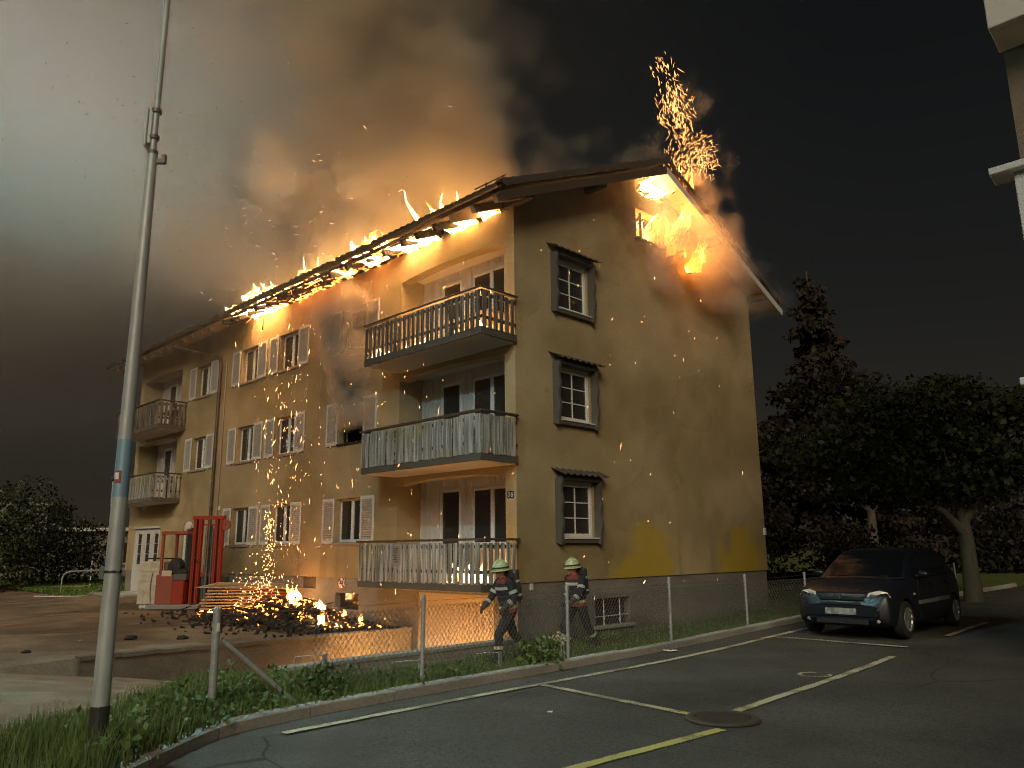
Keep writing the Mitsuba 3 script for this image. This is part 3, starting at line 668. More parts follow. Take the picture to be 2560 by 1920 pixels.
for sgn in (1, -1):
    for x in np.arange(-0.92, 5.5, 0.305):
        xx = x if sgn > 0 else 11.08 - x
        a = -SLOPE if sgn > 0 else SLOPE
        M = move(xx, -0.62, Tz(xx) + 0.035 + rng.normal(0, 0.004)) @ trimesh.transformations.rotation_matrix(a + sgn * 0.07, (0, 1, 0))
        kk = numbered(RF + '__verge_tile'); scene[kk] = {**VT, 'to_world': T(M.tolist())}
obj('ridge', tube([(5.54, y, Tz(5.54) + 0.05) for y in (-0.74, 1.0, 2.6)], 0.11, 10), 'm_tile', RF)
t = np.linspace(0, np.pi, 8)
gy_ = np.r_[np.linspace(-0.7, 1.6, 6), np.linspace(1.9, 12.9, 24), np.linspace(13.2, 23.1, 8)]
sag = np.where((gy_ > 1.6) & (gy_ < 13), -0.05 * np.abs(np.sin(gy_ * 1.9)) - 0.02, 0)
gut = np.stack([np.c_[-1.17 - 0.075 * np.cos(t), np.full(8, y), Tz(-1.05) - 0.10 + s - 0.085 * np.sin(t)] for y, s in zip(gy_, sag)])
obj('gutter', cat([grid_mesh(gut), grid_mesh((gut + [0, 0, 0.004])[::-1])]), 'm_brown', RF, smooth=40)
for x, z in ((0, 0.16), (0, 0.30)):
    obj('snow_rail', cyl((-0.35, -0.1, Tz(-0.35) + z), (-0.35, 0.95, Tz(-0.35) + z), 0.014, 6), 'm_black', RF)
obj('rail_bracket', cyl((-0.35, 0.55, Tz(-0.35)), (-0.35, 0.55, Tz(-0.35) + 0.33), 0.022, 6), 'm_black', RF)
# downpipes
dp = numbered(H + '__downpipe')
obj('pipe', tube([(-1.1, 16.6, 8.12), (-0.95, 16.4, 8.05), (-0.16, 14.95, 7.62), (-0.085, 14.68, 7.48), (-0.085, 14.62, 7.2), (-0.085, 14.60, -0.95)], 0.052, 10), 'm_brown', dp, smooth=True)
obj('brackets', cat([lathe([(0.052, -0.02), (0.064, -0.02), (0.064, 0.02), (0.052, 0.02)], 12, at=(-0.085, 14.6, z)) for z in (0.4, 2.2, 4.2, 6.2)]), 'm_brown', dp)
obj('pipe', tube([(-0.045, 14.22, 7.3), (-0.045, 14.2, -0.9)], 0.026, 8), 'm_sill', dp, smooth=True)

# small fittings
k = numbered(H + '__house_number'); labels[k] = {'label': 'small dark blue house number plate 25'}
obj('plate', cbx(-0.02, -0.001, 0.075, 0.265, 1.78, 1.93, 0.006), 'm_plate', k)
scene['m_plate'] = prin((0.012, 0.014, 0.035), 0.4)
tm = meshkit.text_mesh('25', 0.10, 0.004)
tm.apply_transform(np.array([[0, 0, -1, -0.02], [-1, 0, 0, 0.245], [0, 1, 0, 1.805], [0, 0, 0, 1.0]]))
obj('digits', tm, 'm_white', k)
k = numbered(H + '__round_sign'); labels[k] = {'label': 'round white prohibition sign with a red ring'}
c = (0.0, 6.6, -0.14)
obj('disc', lathe([(0.001, 0.0), (0.17, 0.0), (0.175, 0.012)], 32, 'x', (0.012, 6.6, -0.14)), 'm_white', k)
r_ = lathe([(0.135, 0.016), (0.135, 0.024), (0.17, 0.024), (0.17, 0.016)], 32, 'x'); r_.vertices[:, 0] *= -1; r_.apply_translation((0.03, 6.6, -0.14))
obj('ring', mk(r_.vertices, r_.faces), 'm_red', k)
sbar = cbx(-0.004, 0.004, -0.14, 0.14, -0.02, 0.02, 0.003); sbar.apply_transform(trimesh.transformations.rotation_matrix(math.radians(45), (1, 0, 0))); sbar.apply_translation((0.006, 6.6, -0.14))
obj('bar', sbar, 'm_red', k)
sy = cat([cbx(0.004, 0.008, 6.52, 6.68, -0.17, -0.135, 0.002), cbx(0.004, 0.008, 6.52, 6.56, -0.135, -0.08, 0.002), cbx(0.004, 0.008, 6.60, 6.67, -0.12, -0.07, 0.002)])
obj('symbol', sy, 'm_black', k)
nb = numbered(H + '__notice_board'); labels[nb] = {'label': 'small weathered notice board fixed to the lowest balcony'}
obj('panel', cbx(-1.165, -1.135, 2.55, 2.83, 0.36, 0.80, 0.006), 'm_sill', nb)
obj('writing', cat([cbx(-1.169, -1.1655, 2.60, 2.60 + w, z, z + 0.022, 0.001) for z, w in zip(np.linspace(0.44, 0.73, 7), (0.1, 0.16, 0.12, 0.18, 0.15, 0.17, 0.12))]), 'm_brown', nb)
obj('wall_lamp', cat([lathe([(0.001, -0.10), (0.07, -0.08), (0.085, 0.0), (0.085, 0.03), (0.001, 0.035)], 16, at=(-0.12, 20.5, 2.46)), cbx(-0.12, -0.001, 20.47, 20.53, 2.44, 2.52)]), 'm_panel', H)
obj('junction_box', cbx(-0.05, -0.001, 14.05, 14.15, 2.08, 2.22, 0.01), 'm_white', H)
obj('wall_socket', cbx(0.40, 0.50, 0.005, 0.034, -0.16, -0.02, 0.008), 'm_panel', H)
obj('vent_plate', cbx(0.005, 0.033, 11.05, 11.5, -0.15, -0.05, 0.008), 'm_sill', H)
obj('gable_box', cbx(10.95, 11.06, -0.06, -0.001, 1.05, 1.28, 0.01), 'm_white', H)
# frame remains in the gable opening
gw = numbered(H + '__attic_window'); labels[gw] = {'label': 'attic window in the gable with flames behind it'}
obj('frame', cat([cbx(4.88, 4.94, 0.04, 0.10, 9.15, 10.04), cbx(5.14, 5.22, 0.04, 0.10, 9.15, 9.98), cbx(4.80, 6.22, -0.10, 0.14, 9.07, 9.145)]), 'm_charwood', gw)
obj('open_casement', cbx(5.86, 5.90, 0.06, 0.5, 9.2, 9.7), 'm_wood', gw)
# ---------------------------------------------------------------- street lamp in the foreground
LX, LY, LZ0 = -9.72, -4.98, -0.83
sl_ = thing('street_lamp', 'tall tapering grey steel street lamp pole with a black base sleeve in the foreground', 'street lamp')
zz = np.array([-0.85, 0.5, 2.0, 4.15]); 
scene['m_pole'] = prin(proc(lambda p, n, uv: mix(mi.Color3f(0.30, 0.33, 0.36), mi.Color3f(0.46, 0.49, 0.52), fbm(p.x * 9, p.y * 9, p.z * 1.6, 3)) * (0.9 + 0.2 * noise(p.x * 50, p.y * 50, p.z * 9))), 0.5, metal=0.25)
scene['m_pole_blue'] = prin((0.20, 0.33, 0.47), 0.5, metal=0.2)
def pr_(z): return float(np.interp(z, [-0.85, 1.0, 4.2, 4.21, 9.0], [0.067, 0.062, 0.042, 0.027, 0.024]))
obj('shaft', lathe([(pr_(z), z) for z in (-0.85, 0.0, 0.8, 1.15)] , 28, at=(LX, LY, 0)), 'm_pole', sl_, smooth=True)
obj('painted_band', lathe([(pr_(z) + 0.0006, z) for z in (1.15, 1.62)], 28, at=(LX, LY, 0)), 'm_pole_blue', sl_, smooth=True)
obj('shaft', lathe([(pr_(z), z) for z in (1.62, 2.5, 3.3, 4.2)] + [(0.027, 4.22)], 28, at=(LX, LY, 0)), 'm_pole', sl_, smooth=40)
obj('upper_shaft', lathe([(pr_(z), z) for z in (4.22, 6.0, 8.35)], 20, at=(LX, LY, 0)), 'm_pole', sl_, smooth=True)
obj('base_sleeve', lathe([(0.070, -0.85), (0.0715, -0.45), (0.068, -0.445)], 28, at=(LX, LY, 0)), 'm_sleeve', sl_, smooth=40)
scene['m_sleeve'] = prin((0.035, 0.035, 0.037), 0.35)
obj('footing', lathe([(0.001, 0.07), (0.17, 0.065), (0.23, 0.03), (0.27, -0.08)], 20, at=(LX, LY, -0.885)), 'm_concrete', sl_, smooth=50)
lft = np.array([-0.71, 0.70, 0.0]); nrm = np.array([-0.70, -0.71, 0.0])
def pole_pt(a, b, z): return np.array([LX, LY, 0]) + lft * a + nrm * b + np.array([0, 0, z])
def pole_box(a0, a1, b0, b1, z0, z1, c=0.006):
    q = cbx(a0, a1, b0, b1, z0, z1, c); v = np.array(q.vertices)
    return mk(np.array([LX, LY, 0]) + v[:, :1] * lft + v[:, 1:2] * nrm + np.c_[0 * v[:, 0], 0 * v[:, 0], v[:, 2]], q.faces[:, ::-1])
obj('junction_box', cat([pole_box(0.052, 0.078, -0.045, 0.045, 4.26, 4.64), pole_box(0.015, 0.052, -0.03, 0.035, 4.29, 4.62)]), 'm_pole', sl_)
for z in (4.19, 4.34, 4.60): obj('clamp', lathe([(0.026, z), (0.044, z), (0.044, z + 0.035), (0.026, z + 0.035)], 20, at=(LX, LY, 0)), 'm_steel_dark', sl_)
obj('bracket', cat([pole_box(-0.12, -0.04, -0.015, 0.02, 4.10, 4.15), pole_box(-0.125, -0.09, -0.02, 0.02, 4.10, 4.19)]), 'm_steel_dark', sl_)
obj('strap', lathe([(pr_(0.55) + 0.001, 0.55), (pr_(0.55) + 0.004, 0.55), (pr_(0.55) + 0.004, 0.57), (pr_(0.55) + 0.001, 0.57)], 24, at=(LX, LY, 0)), 'm_black', sl_)
obj('strap_lock', pole_box(0.055, 0.10, -0.02, 0.03, 0.50, 0.60), 'm_steel_dark', sl_)
obj('bolt', cat([pole_box(-0.02, 0.0, 0.055, 0.075, 0.552, 0.57), pole_box(-0.065, -0.05, 0.03, 0.06, 0.553, 0.573)]), 'm_chrome', sl_)
obj('cable_eye', pole_box(0.04, 0.07, 0.03, 0.05, 1.1 + 0.18, 1.1 + 0.21), 'm_black', sl_)
k = obj('sticker', pole_box(-0.02, 0.03, 0.054, 0.0635, 1.26, 1.36, 0.001), 'm_red_dirty', sl_); labels[k] = {'label': 'small torn red and white sticker'}
obj('sticker_print', pole_box(-0.004, 0.028, 0.063, 0.0645, 1.29, 1.345, 0.0004), 'm_white', sl_)
# its lantern, out on an arm to the left
arm = [(LX, LY, 8.3), (LX - 0.06, LY + 0.25, 8.55), (LX - 0.35, LY + 1.3, 8.68), (LX - 0.62, LY + 2.3, 8.72)]
obj('arm', tube(arm, 0.03, 10), 'm_pole', sl_, smooth=True)
q = cbx(-0.36, 0.30, -0.13, 0.13, -0.02, 0.07, 0.03); q.apply_transform(trimesh.transformations.rotation_matrix(math.atan2(0.96, -0.26), (0, 0, 1))); q.apply_translation((LX - 0.70, LY + 2.58, 8.72))
obj('lantern', q, 'm_pole', sl_)
v = np.array([[-0.24, -0.09, 0], [0.24, -0.09, 0], [0.24, 0.09, 0], [-0.24, 0.09, 0]]) 
lens = mk(v, [[0, 3, 2, 1]]); lens.apply_transform(trimesh.transformations.rotation_matrix(math.atan2(0.96, -0.26), (0, 0, 1))); lens.apply_translation((LX - 0.70, LY + 2.58, 8.695))
k = obj('lamp_lens', lens, 'm_white', sl_); scene[k]['emitter'] = emit(np.array([0.52, 1.0, 1.05]) * LAMP / FIRE, 2.5)

# second lamp at the far end of the yard, left of the picture
s2 = thing('street_lamp', 'street lamp at the far edge of the yard beyond the left edge of the picture', 'street lamp')
obj('shaft', lathe([(0.07, -1.2), (0.045, 6.6)], 16, at=(-9.5, 27.0, 0)), 'm_pole', s2, smooth=True)
obj('lantern', cbx(-9.4, -8.5, 26.85, 27.15, 6.6, 6.7, 0.02), 'm_pole', s2)
k = obj('lamp_lens', mk([[-9.2, 26.9, 6.59], [-8.6, 26.9, 6.59], [-8.6, 27.1, 6.59], [-9.2, 27.1, 6.59]], [[0, 3, 2, 1]]), 'm_white', s2); scene[k]['emitter'] = emit(np.array([1.0, 1.0, 0.72]) * LAMP * 0.8 / FIRE, 0.8)

# ---------------------------------------------------------------- fence
fn = thing('chain_link_fence', 'galvanised chain link fence with round posts along the parking lot', 'fence')
FX = [-8.58, -6.12, -3.58, -1.07, 1.40, 3.86, 6.4, 8.9, 11.4, 13.9]; FY = -4.45
tops = [0.18, 0.18, 0.19, 0.22, 0.20, 0.17, 0.17, 0.17, 0.17, 0.17]
for i, (x, t_) in enumerate(zip(FX, tops)):
    r_ = 0.036 if i == 0 else 0.025
    tilt = rng.normal(0, 0.006)
    obj('post', cat([tube([(x - tilt, FY, -1.0), (x + tilt, FY, t_)], r_, 14), lathe([(r_ + 0.004, -0.03), (r_ + 0.004, 0.01), (r_ * 0.6, 0.022), (0.001, 0.025)], 14, at=(x + tilt, FY, t_))]), 'm_galv', fn, smooth=40)
obj('brace', tube([(-8.53, FY - 0.03, -0.10), (-8.2, FY - 0.05, -0.38), (-7.62, FY - 0.06, -0.86)], 0.021, 10), 'm_galv', fn, smooth=True)
obj('clip', cbx(FX[0] - 0.015, FX[0] + 0.012, FY - 0.046, FY - 0.03, -0.02, 0.06), 'm_white', fn)
# diamond netting: two families of zigzag wires, from just after the second post's bay (its left end hangs loose)
def wire_panel(x0, x1, zb, zt, p=0.033, r=0.0042):
    out = []
    pz = p * 1.32; nz = int((zt - zb) / pz)
    for i, x in enumerate(np.arange(x0, x1, p)):
        z = zb + pz * np.arange(nz + 1); odd = (np.arange(nz + 1) + i) % 2
        out.append(tube(np.c_[x + odd * p, FY + np.where(odd, -0.0012, 0.0012), z + 0.004 * np.sin(x * 3)], r, 3, cap=False))
    return cat(out)
k = obj('netting', wire_panel(-7.55, 13.9, -0.80, 0.10), 'm_wire', fn); labels[k] = {'kind': 'stuff'}
obj('line_wire', cat([tube([(x0, FY - 0.005, a0), ((x0 + x1) / 2, FY - 0.005, (a0 + a1) / 2 - 0.012), (x1, FY - 0.005, a1)], 0.0024, 4, cap=False) for zl in (0.11, -0.55, -0.79) for x0, x1, a0, a1 in [(FX[i], FX[i + 1], zl + 0.02, zl + 0.02) for i in range(len(FX) - 1)]]), 'm_wire', fn)

# three small steel loops left standing in the grass
for i, (x, y) in enumerate([(-6.42, -2.9), (-4.98, -3.0), (-3.32, -2.86)]):
    z0 = float(zlawn(np.array(x), np.array(y), np.array(0.45))) - 0.02
    st = thing('bracket_stand', ['small steel loop standing in the grass left of the second fence post', 'small steel loop standing in the grass beside the second fence post', 'small steel loop standing in the grass nearest the firefighters'][i], 'stand', 'steel loops standing in the grass')
    obj('upright', cbx(x - 0.035, x + 0.035, y - 0.012, y + 0.012, z0 - 0.1, z0 + 0.36, 0.004), 'm_galv', st)
    obj('loop', tube([(x, y, z0 + 0.345), (x - 0.14, y + 0.16, z0 + 0.335), (x - 0.26, y + 0.28, z0 + 0.32), (x - 0.27, y + 0.29, z0 + 0.02), (x - 0.05, y + 0.05, z0 + 0.02)], 0.009, 6), 'm_galv', st)

# ---------------------------------------------------------------- parked car (small five door hatchback)
car = thing('parked_car', 'dark blue small hatchback parked beside the fence', 'car')
CX, CY, CZ = 2.42, -6.50, -0.695     # centre of the wheelbase
L2 = 1.92; WB = 1.265
def car_at(m):
    m = m.copy(); m.apply_scale(0.955); m.apply_transform(move(CX, CY, CZ)); return m
# car space: x forward is -x of the world; x here runs from nose (-1.88) to tail (+1.9)
st = np.array([-1.90, -1.86, -1.74, -1.50, -1.25, -0.95, -0.62, -0.45, 0.0, 0.5, 1.0, 1.4, 1.65, 1.80, 1.88])
zlow = np.array([0.30, 0.24, 0.20, 0.19, 0.19, 0.19, 0.19, 0.19, 0.19, 0.19, 0.19, 0.21, 0.25, 0.30, 0.40])
zbelt = np.array([0.52, 0.66, 0.74, 0.82, 0.87, 0.905, 0.935, 0.945, 0.955, 0.965, 0.98, 0.99, 0.98, 0.95, 0.80])
half = np.array([0.58, 0.70, 0.765, 0.80, 0.815, 0.82, 0.825, 0.825, 0.825, 0.825, 0.825, 0.815, 0.79, 0.75, 0.66])
def ring(x, zl, zb, hw):
    q = []
    zs = [zl, zl + 0.04, zl + 0.20 * (zb - zl), zl + 0.5 * (zb - zl), zl + 0.75 * (zb - zl), zb - 0.05, zb - 0.01]
    ws = [0.90, 0.97, 1.0, 1.0, 0.985, 0.955, 0.92]
    for z, w in zip(zs, ws): q.append((x, -hw * w, z))
    for f in (0.7, 0.35, 0): q.append((x, -hw * f * 0.92, zb + 0.018 * (1 - f * f)))
    q += [(x, -b, c) for (_, b, c) in q[::-1][1:]]
    return q
R = np.array([ring(*a) for a in zip(st, zlow, zbelt, half)])
# fine loft
from scipy.interpolate import PchipInterpolator
xf = np.unique(np.r_[np.linspace(-1.90, 1.88, 72)])
R = PchipInterpolator(st, R.reshape(len(st), -1))(xf).reshape(len(xf), -1, 3)
n = R.shape[1]
# wheel arches: pull in the lower side points round each wheel
for wx in (-WB, WB):
    d = np.hypot(R[..., 0] - wx, R[..., 2] - 0.29)
    side = (np.abs(R[..., 1]) > 0.55) & (d < 0.335) & (R[..., 2] < 0.62)
    R[..., 2] = np.where(side, 0.29 + np.sqrt(np.maximum(0.335 ** 2 - (R[..., 0] - wx) ** 2, 0)), R[..., 2])
m = grid_mesh(R); capA = [[0, i + 1, i] for i in range(1, n - 1)]; b0 = (len(xf) - 1) * n; capB = [[b0, b0 + i, b0 + i + 1] for i in range(1, n - 1)]
under = [[i * n, i * n + n - 1, (i + 1) * n + n - 1] for i in range(len(xf) - 1)] + [[i * n, (i + 1) * n + n - 1, (i + 1) * n] for i in range(len(xf) - 1)]
body = mk(m.vertices, np.vstack([m.faces, capA, capB, under]))
scene['m_car'] = {'type': 'twosided', 'bsdf': {'type': 'principled', 'base_color': rgb(0.006, 0.008, 0.014), 'roughness': 0.38, 'specular': 0.45, 'clearcoat': 0.35, 'clearcoat_gloss': 0.85}}
obj('body', car_at(body), 'm_car', car, smooth=38)
# greenhouse
gx_ = np.array([-0.98, -0.80, -0.55, -0.25, 0.0, 0.4, 0.8, 1.15, 1.40, 1.60, 1.76])
gtop = np.array([0.915, 1.03, 1.20, 1.355, 1.405, 1.425, 1.42, 1.385, 1.31, 1.16, 0.98])
def gring(x, zt):
    zb = float(np.interp(x, st, zbelt)) - 0.03; h = max(zt - zb, 0.02); wb_ = float(np.interp(x, st, half)) * 0.93
    wt = wb_ - 0.175 * min(1, h / 0.46) - 0.02
    q = [(x, -wb_, zb), (x, -(wb_ * .7 + wt * .3), zb + 0.32 * h), (x, -(wb_ * .4 + wt * .6), zb + 0.62 * h), (x, -wt - 0.004, zb + 0.90 * h), (x, -wt + 0.05, zb + 0.985 * h), (x, -wt * 0.5, zb + h + 0.004), (x, 0, zb + h + 0.012)]
    return q + [(x, -b, c) for (_, b, c) in q[::-1][1:]]
xg = np.linspace(-0.98, 1.76, 56); zt = PchipInterpolator(gx_, gtop)(xg)
G = np.array([gring(a, b) for a, b in zip(xg, zt)])
obj('cabin', car_at(grid_mesh(G)), 'm_car', car, smooth=38)
def zt_at(x): return float(PchipInterpolator(gx_, gtop)(x))
def gpoint(x, f, side, off=0.006):
    """point on the cabin side at station x, height fraction f"""
    g = np.array(gring(x, zt_at(x))); k = np.array([0, 0.32, 0.62, 0.90]); p = np.array([np.interp(f, k, g[:4, j]) for j in range(3)])
    p[1] -= off
    if side > 0: p[1] *= -1
    return p
scene['m_car_glass'] = prin((0.006, 0.007, 0.009), 0.08, spec=0.09)
for sd in (-1, 1):
    for nm, pts in (('front_side_window', [(-0.62, 0.12), (-0.62, 0.30), (-0.34, 0.80), (0.02, 0.86), (0.18, 0.86), (0.24, 0.12)]), ('rear_side_window', [(0.30, 0.12), (0.25, 0.86), (0.75, 0.86), (1.02, 0.80), (1.08, 0.14)]), ('quarter_window', [(1.13, 0.18), (1.10, 0.78), (1.30, 0.70), (1.34, 0.24)])):
        P3 = np.array([gpoint(x, f, sd) for x, f in pts]); c = P3.mean(0)
        V = np.vstack([c, P3]); F = [[0, i + 1, (i + 1) % len(P3) + 1] for i in range(len(P3))]
        obj(nm, car_at(mk(V, F)), 'm_car_glass', car)
# windscreen and rear window
def screen(xa, xb, y0, y1, off):
    xs = np.linspace(xa, xb, 8); fr = np.linspace(-1, 1, 9); P3 = []
    for x in xs:
        g = np.array(gring(x, zt_at(x))); wt = abs(g[4, 1]); t_ = (x - xa) / (xb - xa); w_ = y0 + (y1 - y0) * t_
        P3.append([(x, f * w_, zt_at(x) + 0.012 + off - 0.012 * f * f) for f in fr])
    return grid_mesh(np.array(P3))
obj('windscreen', car_at(screen(-0.93, -0.20, 0.66, 0.54, 0.006)), 'm_car_glass', car, smooth=True)
obj('rear_window', car_at(screen(1.22, 1.68, 0.52, 0.60, 0.006)), 'm_car_glass', car, smooth=True)
obj('wiper', car_at(cat([tube([(-0.93, -0.45, 0.955), (-0.86, 0.0, 0.99)], 0.009, 5), tube([(-0.93, 0.1, 0.955), (-0.87, 0.5, 0.98)], 0.009, 5)])), 'm_rubber', car)
obj('windscreen_sticker', car_at(cbx(-0.26, -0.21, -0.50, -0.44, 1.335, 1.36, 0.003)), 'm_white', car)
# lamps
scene['m_lens'] = prin((0.62, 0.60, 0.54), 0.12, spec=0.7)
def headlight(sd):
    yy = np.array([-0.40, -0.44, -0.58, -0.70, -0.745, -0.70, -0.56, -0.42]) ; zz_ = np.array([0.60, 0.72, 0.755, 0.73, 0.66, 0.585, 0.555, 0.565])
    xs = -1.90 + 0.045 + 0.42 * np.maximum(0, np.abs(yy) - 0.38) ** 1.25 + 0.10 * (zz_ - 0.55)
    P3 = np.c_[xs - 0.02, yy if sd < 0 else -yy, zz_]
    c = P3.mean(0) - [0.035, 0, 0]
    V = np.vstack([c, P3, P3 + [0.10, 0, 0]]); k = len(P3)
    F = [[0, i + 1, (i + 1) % k + 1] for i in range(k)] + [[i + 1, i + 1 + k, (i + 1) % k + 1 + k] for i in range(k)] + [[i + 1, (i + 1) % k + 1 + k, (i + 1) % k + 1] for i in range(k)]
    return mk(V, F)
for sd in (-1, 1):
    obj('headlight', car_at(headlight(sd)), 'm_lens', car, smooth=50)
    hl = labels and car + '__headlight'
    obj('fog_light', car_at(lathe([(0.001, -0.02), (0.045, 0.0), (0.05, 0.03)], 14, 'x', (-1.875, sd * 0.56, 0.30))), 'm_lens', car, smooth=True)
    obj('reflector', car_at(cat([lathe([(0.001, -0.012), (0.05, 0.0)], 14, 'x', (-1.90 + 0.05, sd * 0.50, 0.655)), lathe([(0.001, -0.012), (0.045, 0.0)], 14, 'x', (-1.86 + 0.06, sd * 0.64, 0.645))])), 'm_chrome', car)
    obj('door_mirror', car_at(cat([trimesh.creation.icosphere(2, 1).apply_scale((0.075, 0.105, 0.07)).apply_translation((-0.56, sd * 0.90, 0.99)), tube([(-0.58, sd * 0.78, 0.95), (-0.57, sd * 0.86, 0.97)], 0.03, 6)])), 'm_car', car, smooth=True)
    obj('rubbing_strip', car_at(cat([cbx(-0.72, 0.16, sd * 0.824, sd * 0.846, 0.50, 0.565, 0.006), cbx(0.20, 0.88, sd * 0.824, sd * 0.846, 0.51, 0.575, 0.006)])), 'm_strip', car)
    obj('door_handle', car_at(cat([cbx(0.02, 0.15, sd * 0.812, sd * 0.84, 0.80, 0.835, 0.008), cbx(0.82, 0.95, sd * 0.812, sd * 0.84, 0.81, 0.845, 0.008)])), 'm_car', car)
    obj('side_repeater', car_at(cbx(-0.90, -0.83, sd * 0.815, sd * 0.83, 0.66, 0.69, 0.004)), 'm_lens', car)
    obj('door_gap', car_at(cat([bx(x - 0.004, x + 0.004, sd * 0.818, sd * 0.8275, 0.27, 0.90) for x in (-0.66, 0.20, 0.98)])), 'm_black', car)
scene['m_strip'] = prin((0.16, 0.17, 0.18), 0.5)
obj('bumper', car_at(cat([cbx(-1.925, -1.86, -0.60, 0.60, 0.34, 0.50, 0.03)])), 'm_car', car, smooth=40)
obj('grille', car_at(cat([cbx(-1.915, -1.86, -0.36, 0.36, 0.60, 0.655, 0.012), cbx(-1.915, -1.88, -0.33, 0.33, 0.525, 0.565, 0.01), cbx(-1.925, -1.88, -0.42, 0.42, 0.225, 0.30, 0.01)])), 'm_black', car)
obj('chrome_bar', car_at(cat([tube([(-1.90, -0.40, 0.685), (-1.922, -0.2, 0.692), (-1.93, 0, 0.694), (-1.922, 0.2, 0.692), (-1.90, 0.40, 0.685)], 0.010, 6)])), 'm_chrome', car)
em = np.array([(0, 0.052), (0.034, 0.0), (0, -0.052), (-0.034, 0)]); e2 = em * 0.5
obj('emblem', car_at(mk(np.vstack([np.c_[np.full(4, -1.945), em + [0, 0.665]], np.c_[np.full(4, -1.945), e2 + [0, 0.665]], np.c_[np.full(4, -1.925), em + [0, 0.665]]]), [[0, 1, 5], [0, 5, 4], [1, 2, 6], [1, 6, 5], [2, 3, 7], [2, 7, 6], [3, 0, 4], [3, 4, 7], [0, 8, 9], [0, 9, 1], [1, 9, 10], [1, 10, 2], [2, 10, 11], [2, 11, 3], [3, 11, 8], [3, 8, 0]])), 'm_chrome', car)
k = obj('number_plate', car_at(cbx(-1.945, -1.925, -0.25, 0.25, 0.375, 0.475, 0.004)), 'm_numplate', car)
scene['m_numplate'] = prin(proc(lambda p, n, uv: mix(mi.Color3f(0.16, 0.16, 0.17), mi.Color3f(0.34, 0.34, 0.35), cell_rand(dr.floor(p.y * 17), dr.floor(p.z * 17), 4.0))), 0.5)
for wx in (-WB, WB):
    for sd in (-1, 1):
        wk = numbered(car + '__wheel')
        y = sd * 0.735
        obj('tyre', car_at(lathe([(0.185, -0.085), (0.25, -0.09), (0.285, -0.07), (0.292, -0.03), (0.292, 0.03), (0.285, 0.07), (0.25, 0.09), (0.185, 0.085)], 32, 'y', (wx, y, 0.292))), 'm_rubber', wk, smooth=40)
        yo = y + sd * 0.075
        sp = [lathe([(0.165, -0.02), (0.19, -0.02), (0.195, 0.012), (0.165, 0.012)], 32, 'y', (wx, yo, 0.292)), lathe([(0.001, -0.012), (0.045, -0.012), (0.045, 0.012), (0.001, 0.012)], 16, 'y', (wx, yo, 0.292))]
        for i in range(5):
            a_ = i * 2 * np.pi / 5 + 0.3 + wx
            d_ = np.array([math.cos(a_), 0, math.sin(a_)]); p_ = np.array([-d_[2], 0, d_[0]])
            c0 = np.array([wx, yo, 0.292])
            sp.append(cat([beam(c0 + d_ * 0.03 + p_ * s_ * 0.015, c0 + d_ * 0.175 + p_ * s_ * 0.045, 0.02, 0.026, (0, 1, 0)) for s_ in (-1, 1)]))
        obj('rim', car_at(cat(sp)), 'm_rim', wk, smooth=40)
        obj('brake_disc', car_at(lathe([(0.001, 0.0), (0.17, 0.0)], 20, 'y', (wx, y + sd * 0.03, 0.292))), 'm_steel_dark', wk)
scene['m_rim'] = prin((0.62, 0.62, 0.60), 0.3, metal=0.85)
obj('wheel_well', car_at(cat([bx(wx - 0.32, wx + 0.32, -0.62, 0.62, 0.2, 0.6) for wx in (-WB, WB)] + [bx(-1.6, 1.6, -0.6, 0.6, 0.17, 0.24)])), 'm_black', car)
# ---------------------------------------------------------------- things on the yard
U = np.array([0.7127, -0.7015, 0.0]); V_ = np.array([0.7015, 0.7127, 0.0])     # along the picture / away from it
def frame_at(x, y, z, a=0.0):
    M = np.eye(4); c, s = math.cos(a), math.sin(a)
    M[:3, 0] = U * c + V_ * s; M[:3, 1] = -U * s + V_ * c; M[:3, 3] = (x, y, z)
    return M
def placed(m, M):
    m = m.copy(); m.apply_transform(M); return m
fk = thing('forklift', 'old red reach truck with a tall double mast parked by the house', 'forklift')
FM = frame_at(-1.62, 12.45, -0.985, -0.12)
def F_(name, ms, bs, sm=False): return obj(name, placed(cat(ms) if isinstance(ms, list) else ms, FM), bs, fk, smooth=sm)
mt = numbered(fk + '__mast')
for u in (0.10, 0.27, 0.78, 0.95):
    obj('channel', placed(cat([cbx(u, u + 0.10, -0.10, 0.05, 0.12, 2.72, 0.008), bx(u + 0.03, u + 0.07, -0.13, -0.101, 0.12, 2.70)]), FM), 'm_red', mt)
obj('cross_member', placed(cat([cbx(0.05, 1.08, -0.06, 0.06, 2.66, 2.78, 0.01), cbx(0.37, 0.78, 0.0, 0.05, 2.48, 2.53, 0.006), cbx(0.37, 0.78, 0.0, 0.06, 0.95, 1.05, 0.006)]), FM), 'm_red', mt)
obj('lift_cylinder', placed(cat([cyl((0.575, -0.03, 1.0), (0.575, -0.03, 2.66), 0.028, 14)]), FM), 'm_chrome', mt, smooth=True)
obj('cylinder_body', placed(cat([cyl((0.575, -0.03, 0.15), (0.575, -0.03, 1.1), 0.05, 14), cyl((0.69, 0.02, 0.15), (0.69, 0.02, 2.4), 0.03, 10), cyl((0.46, 0.03, 0.15), (0.46, 0.03, 2.4), 0.014, 6)]), FM), 'm_steel_dark', mt, smooth=True)
obj('chain', placed(cat([bx(0.50, 0.53, 0.02, 0.04, 0.2, 2.5), bx(0.63, 0.66, 0.02, 0.04, 0.2, 2.5)]), FM), 'm_black', mt)
F_('pulley', [lathe([(0.02, -0.03), (0.16, -0.03), (0.17, 0.0), (0.16, 0.03), (0.02, 0.03)], 24, 'y', (1.12, -0.05, 2.50))], 'm_red_dirty', 30)
